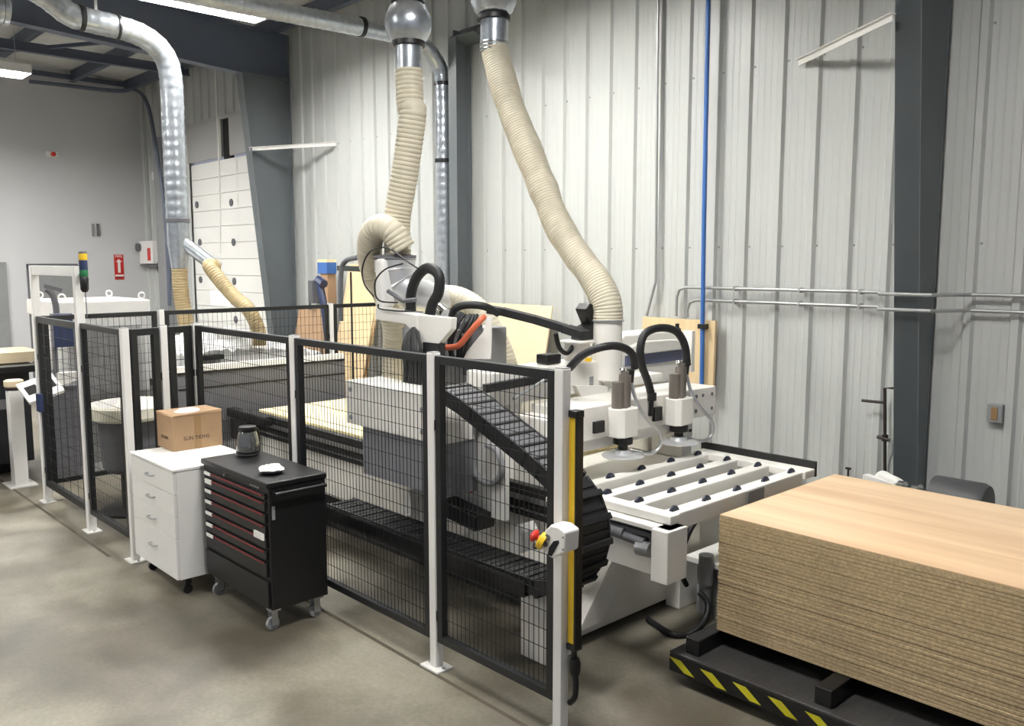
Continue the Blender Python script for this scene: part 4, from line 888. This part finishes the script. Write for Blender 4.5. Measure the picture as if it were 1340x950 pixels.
# disconnect switch and small wall things
p, q = aY(187, 345, D-0.1), aY(203, 315, D-0.1)
t = thing('disconnect_switch', 'grey electrical switch box with red lever on the wall by the loading door', 'switch box', p)
b = MB(); b.box(p.x, q.x, D-0.16, D-0.04, p.z, q.z); b.build('box', WHITE, t, bevel=0.008)
b = MB(); b.box(q.x-0.25, q.x-0.1, D-0.165, D-0.1605, p.z+0.06, p.z+0.3); b.build('warning_label', RED, t)
b = MB(); b.lathe((p.x+0.04, D-0.16, q.z-0.12), [(0.08,0),(0.08,0.06)], 14, (0,-1,0)); b.build('lever', GREYP, t)
b = MB(); b.tube([((p.x+q.x)/2, D-0.08, q.z), ((p.x+q.x)/2, D-0.08, 5.3)], 0.02, 8); b.build('conduit', CONDUIT, t)
b = MB(); p2 = aY(208, 350, D-0.1); b.lathe((p2.x, D-0.06, p2.z), [(0.12,0),(0.12,0.04),(0.1,0.04),(0.1,0)], 16, (0,-1,0)); b.box(p.x-.05, p2.x+0.2, D-0.14, D-0.03, p.z-0.05, p.z-0.02); b.build('shelf', GREYP, t)
p = aY(201, 231, D-0.1); b = MB(); b.box(p.x-0.06, p.x+0.08, D-0.12, D-0.03, p.z-0.08, p.z+0.08); tag(b.build('sensor_box', WHITE, bevel=0.01), 'small white box high on the wall beside the galvanised duct', 'sensor')
b = MB(); b.tube(spline([(XL+0.15, 4.6, 5.35), (XL+0.3, 6.0, 5.35), aY(178, 118, D-0.34), aY(194, 140, D-0.34), aY(205, 200, D-0.34), aY(214, 260, D-0.34), aY(220, 340, D-0.34), aY(222, 400, D-0.34)], 8), 0.035, 10); tag(b.build('flue_pipe', RAFT, smooth=True), 'dark pipe curving from the far wall down beside the galvanised duct', 'pipe')
b = MB(); x = aY(215, 300, D-0.2).x; b.box(x-0.25, x+0.12, D-0.25, D-0.04, 0, 4.4); struct(b.build('column_4', MIDGREY))
# sign, strobe, brackets on the far wall
p, q = aX(150.5, 366, XL), aX(161, 333, XL); yc, zc = (p.y+q.y)/2, (p.z+q.z)/2
t = thing('safety_sign', 'narrow red upright fire sign on the far white wall', 'sign', (XL, yc, zc))
b = MB(); b.box(XL+0.002, XL+0.008, p.y, q.y, p.z, q.z); b.build('plate', RED, t)
w = q.y-p.y; h = q.z-p.z
b = MB(); b.prism([(yc-0.025, p.z+0.28*h), (yc+0.025, p.z+0.28*h), (yc+0.025, q.z-0.3*h), (yc+0.06, q.z-0.3*h), (yc, q.z-0.18*h), (yc-0.06, q.z-0.3*h), (yc-0.025, q.z-0.3*h)], 'x', XL+0.0082, XL+0.0095); b.build('white_arrow', PAPER, t)
b = MB(); b.box(XL+0.0082, XL+0.0095, p.y+0.01, q.y-0.01, p.z+0.13*h, p.z+0.2*h); b.build('white_band', PAPER, t)
text('lettering', 'FIRE', 0.075, (XL+0.0085, yc, q.z-0.075*h), (PI/2, 0, PI/2), PAPER, t); text('lettering', 'FIRE', 0.07, (XL+0.0085, yc, p.z+0.06*h), (PI/2, 0, PI/2), INK, t)
p = aX(67, 202, XL); t = thing('fire_strobe', 'small red and white alarm strobe high on the far wall', 'alarm', p)
b = MB(); b.box(XL+0.001, XL+0.05, p.y-0.1, p.y+0.1, p.z-0.05, p.z+0.05); b.build('base', PAPER, t, bevel=0.01); b = MB(); b.lathe((XL+0.05, p.y+0.02, p.z), [(0.045,0),(0.04,0.04),(0.02,0.05)], 14, (1,0,0)); b.build('lens', RED, t, smooth=True)
for k, (x, lab) in enumerate(((121.5, 'thin pale bracket on the far wall, left of its dark twin'), (128, 'thin dark bracket on the far wall, right of its pale twin'))):
    p = aX(x, 301, XL); b = MB(); b.box(XL+0.001, XL+0.03, p.y-0.022, p.y+0.022, p.z-0.12, p.z+0.12); tag(b.build('wall_bracket', (MIDGREY, GREYP)[k]), lab, 'bracket')
# door pull cord
b = MB(); b.tube([(-13.6, 6.3, 5.4), (-13.62, 6.3, 4.9), (-13.6, 6.3, 4.0), (-13.63, 6.3, 3.0), (-13.7, 6.3, 2.3)], 0.014, 6); tag(b.build('pull_rope', PAPER), 'white pull rope hanging before the loading door', 'rope')

# ================================================================== BEYOND THE END FENCE
ec = thing('control_cabinet', 'big white machine cabinet with eyebolts beyond the end fence', 'cabinet', (-9.8, 3.0, 0))
X0, X1, Y0, Y1 = -10.3, -9.3, 2.56, 3.47
b = MB(); b.box(X0, X1, Y0+0.03, Y1-0.03, 0.0, 1.60); b.build('body', FILM, ec, bevel=0.01)
b = MB(); b.add([(X0-.03,Y0,1.60),(X1+.03,Y0,1.60),(X1+.03,Y1,1.60),(X0-.03,Y1,1.60),(X0-.03,Y0,1.76),(X1+.03,Y0,1.76),(X1+.03,Y1,1.76),(X0-.03,Y1,1.76)], [(0,3,2,1),(4,5,6,7),(0,1,5,4),(1,2,6,5),(2,3,7,6),(3,0,4,7)]); b.build('roof', WHITE, ec, bevel=0.012)
for x, y in ((X1-0.06, Y0+0.08), (X1-0.06, Y1-0.05), (X0+0.1, Y0+0.1), (X0+0.1, Y1-0.1)):
    b = MB(); b.tube([(x, y+0.032*math.cos(a), 1.80+0.032*math.sin(a)) for a in [2*PI*k/14 for k in range(15)]], 0.009, 8, caps=False); b.cyl((x, y, 1.755), (x, y, 1.775), 0.014, 10); b.build('eyebolt', WHITE, ec, smooth=True)
b = MB(); b.box(X1+0.0005, X1+0.01, Y0+0.1, Y1-0.1, 0.1, 1.5); b.build('door', mat('film_grey', (150,150,150), 0.3, var=0.22, scale=5, stretch=(1,4,0.6), bump=0.5), ec, bevel=0.003)
# robot-like arm and hose on the portal side
b = MB(); b.tube(spline([aX(60,378,-9.2), aX(68,385,-9.2), aX(73,400,-9.2), aX(74,420,-9.2)], 8), 0.03, 10); b.bar(aX(57,374,-9.2), aX(80,380,-9.2), 0.05, 0.035); tag(b.build('cable_arm', GREYP, smooth=True), 'grey arm and drooping black hose behind the tall gate posts', 'arm')
# navy screen and lower covered machine behind the gate
b = MB(); p, q = aX(72, 455, -9.0), aX(95, 410, -9.0); t = thing('operator_screen', 'navy operator screen behind the gate mesh', 'screen', (-9.05, (p.y+q.y)/2, 0))
b.box(-9.06, -9.0, p.y, q.y, p.z, q.z); b.build('monitor', NAVY, t, bevel=0.006)
b = MB(); b.box(-9.2, -9.06, p.y-0.02, q.y+0.02, 0, 0.95); b.box(-9.12, -9.06, p.y, p.y+0.04, 0.95, q.z); b.build('pedestal', GREYP, t, bevel=0.006)
p, q = aX(76, 505, -9.0), aX(101, 486, -9.0)
b = MB(); b.prism([(p.y, p.z), (q.y, p.z+0.05), (q.y, q.z), (p.y, q.z)], 'x', -9.04, -8.96); b.build('keyboard_tray', PAPER, t)
# pale round topped pedestal machine inside the left enclosure
t = thing('rotary_table', 'cream drum topped turntable on a dark stand inside the left enclosure', 'turntable', (-7.62, 2.64, 0))
c = Vector((-7.62, 2.64, 0))
b = MB(); b.lathe(c, [(0.32,0.82),(0.34,0.84),(0.34,0.93),(0.32,0.95)], 36); b.build('drum', mat('drum_cream', (228,223,206), 0.5), t, smooth=True)
b = MB(); b.lathe(c, [(0.2,0.36),(0.24,0.40),(0.26,0.819)], 32); b.build('shroud', GREYP, t, smooth=True)
b = MB(); b.lathe(c, [(0.28,0),(0.28,0.02),(0.1,0.04),(0.1,0.36)], 24); b.build('stand', BLACK, t, smooth=True)
# machine under plastic film behind the end fence
fm = thing('covered_machine', 'machine draped in wrinkled clear film beyond the end fence', 'machine', (-9.6, 4.5, 0))
b = MB(); NX, NY = 22, 26; x0, x1, y0, y1 = -10.4, -8.85, 3.6, 5.35; random.seed(3)
vs = []; fs = []
for j in range(NY+1):
    for i in range(NX+1):
        u, v = i/NX, j/NY; edge = min(u, 1-u, v, 1-v)
        z = 1.12 + 0.28*math.sin(3.1*v+0.4)*math.exp(-((u-0.55)/0.35)**2) + random.uniform(-0.035, 0.035)
        if edge == 0: z = 0.85 + random.uniform(-0.02, 0.02)
        vs.append((x0+(x1-x0)*u+random.uniform(-.015,.015), y0+(y1-y0)*v, z))
for j in range(NY):
    for i in range(NX):
        a = j*(NX+1)+i; fs.append((a, a+1, a+NX+2, a+NX+1))
b.add(vs, fs); b.build('plastic_cover', FILM, fm)
b = MB(); b.box(x0+0.05, x1-0.05, y0+0.05, y1-0.05, 0.0, 0.84); b.build('bed', MIDGREY, fm, bevel=0.01)
b = MB(); b.box(x0+.02, x1+.02, y0, y1, 0.79, 0.845); b.build('edge_rail', BLACK, fm)
b = MB(); b.box(-9.3, -8.8, 3.75, 4.05, 1.12, 1.17); b.build('tool_tray', BLACK, fm)
# left edge: dark workstation, oak board on it, guard post, console
ws = thing('workstation', 'dark long worktable at the far left edge', 'worktable', (-10.5, 1.8, 0))
b = MB(); b.box(-10.6, -9.6, 0.6, 2.45, 1.05, 1.12); b.build('worktop', BLACK, ws, bevel=0.006)
b = MB(); b.box(-10.5, -9.75, 0.7, 2.40, 0.12, 1.05); b.build('cabinet_body', mat('charcoal', (46, 47, 50), 0.5, var=0.08), ws, bevel=0.006)
b = MB(); b.box(-9.749, -9.745, 2.05, 2.25, 0.68, 0.78); b.build('name_plate', MIDGREY, ws)
b = MB(); b.box(-10.4, -9.9, 0.8, 2.35, 0.0, 0.12); b.build('plinth', BLACK, ws)
b = MB(); b.box(-10.5, -9.85, 0.8, 2.545, 1.13, 1.235); b.bar((-10.4,0.9,1.125),(-10.4,2.4,1.125),0.05,0.008); b.bar((-9.95,0.9,1.125),(-9.95,2.4,1.125),0.05,0.008); tag(b.build('board_pack', PLYP), 'cream board pack lying on the dark worktable', 'board')
gp = thing('guard_post', 'short white guard post with a wood banded cap near the left edge', 'guard post', (-9.26, 2.14, 0))
b = MB(); b.box(-9.33, -9.19, 2.08, 2.20, 0.012, 0.93); b.build('tube', WHITE, gp, bevel=0.004)
b = MB(); b.box(-9.42, -9.1, 2.02, 2.26, 0, 0.012); b.build('base_plate', WHITE, gp)
b = MB(); b.lathe((-9.26, 2.14, 0.93), [(0.075,0),(0.075,0.03)], 20); b.build('band', PIPEB, gp, smooth=True)
b = MB(); b.lathe((-9.26, 2.14, 0.96), [(0.075,0),(0.085,0.01),(0.085,0.06),(0.07,0.07)], 20); b.build('cap', PLYP, gp, smooth=True)
cp = thing('operator_console', 'slanted white operator console with two dark displays by the far gate post', 'console', (-9.0, 2.2, 0))
Rm = Matrix.Rotation(math.radians(16), 3, 'X') @ Matrix.Rotation(math.radians(30), 3, 'Y')
c = Vector((-8.82, 2.26, 0.98))
b = MB(); b.obox(c, 0.15, 0.16, 0.018, Rm); b.build('panel', WHITE, cp, bevel=0.006)
for dx in (-0.075, 0.075):
    b = MB(); b.obox(c + Rm @ Vector((dx*0.0, dx, 0.02)), 0.06, 0.05, 0.003, Rm); b.build('display', BLACK, cp)
b = MB(); b.box(-8.86, -8.80, 2.24, 2.30, 0.0, 0.95); b.build('stand', BLACK, cp)
b = MB(); b.lathe(c + Vector((-0.12, 0.1, 0.05)), [(0.03,0),(0.036,0.02),(0.02,0.05)], 14); b.build('red_button', RED, cp, smooth=True)
b = MB(); b.box(-9.7, -9.2, 0.9, 1.75, 0.05, 0.13); b.cur = 1; b.box(-9.7, -9.2, 0.9, 1.75, 0.13, 0.9); tag(b.build('pallet_jack', [YEL, NAVY], bevel=0.02), 'navy and yellow cart at the extreme left edge', 'cart')

# ================================================================== WORLD, VIEW
w = bpy.data.worlds.new('world'); SC.world = w; w.use_nodes = True
bg = w.node_tree.nodes['Background']; bg.inputs['Color'].default_value = (0.80, 0.86, 1.0, 1); bg.inputs['Strength'].default_value = 0.30
vs_ = SC.view_settings
SC.display_settings.display_device = 'sRGB'
vs_.view_transform = 'Standard'; vs_.look = 'None'; vs_.gamma = 1.0; vs_.use_curve_mapping = False; vs_.exposure = 0.12
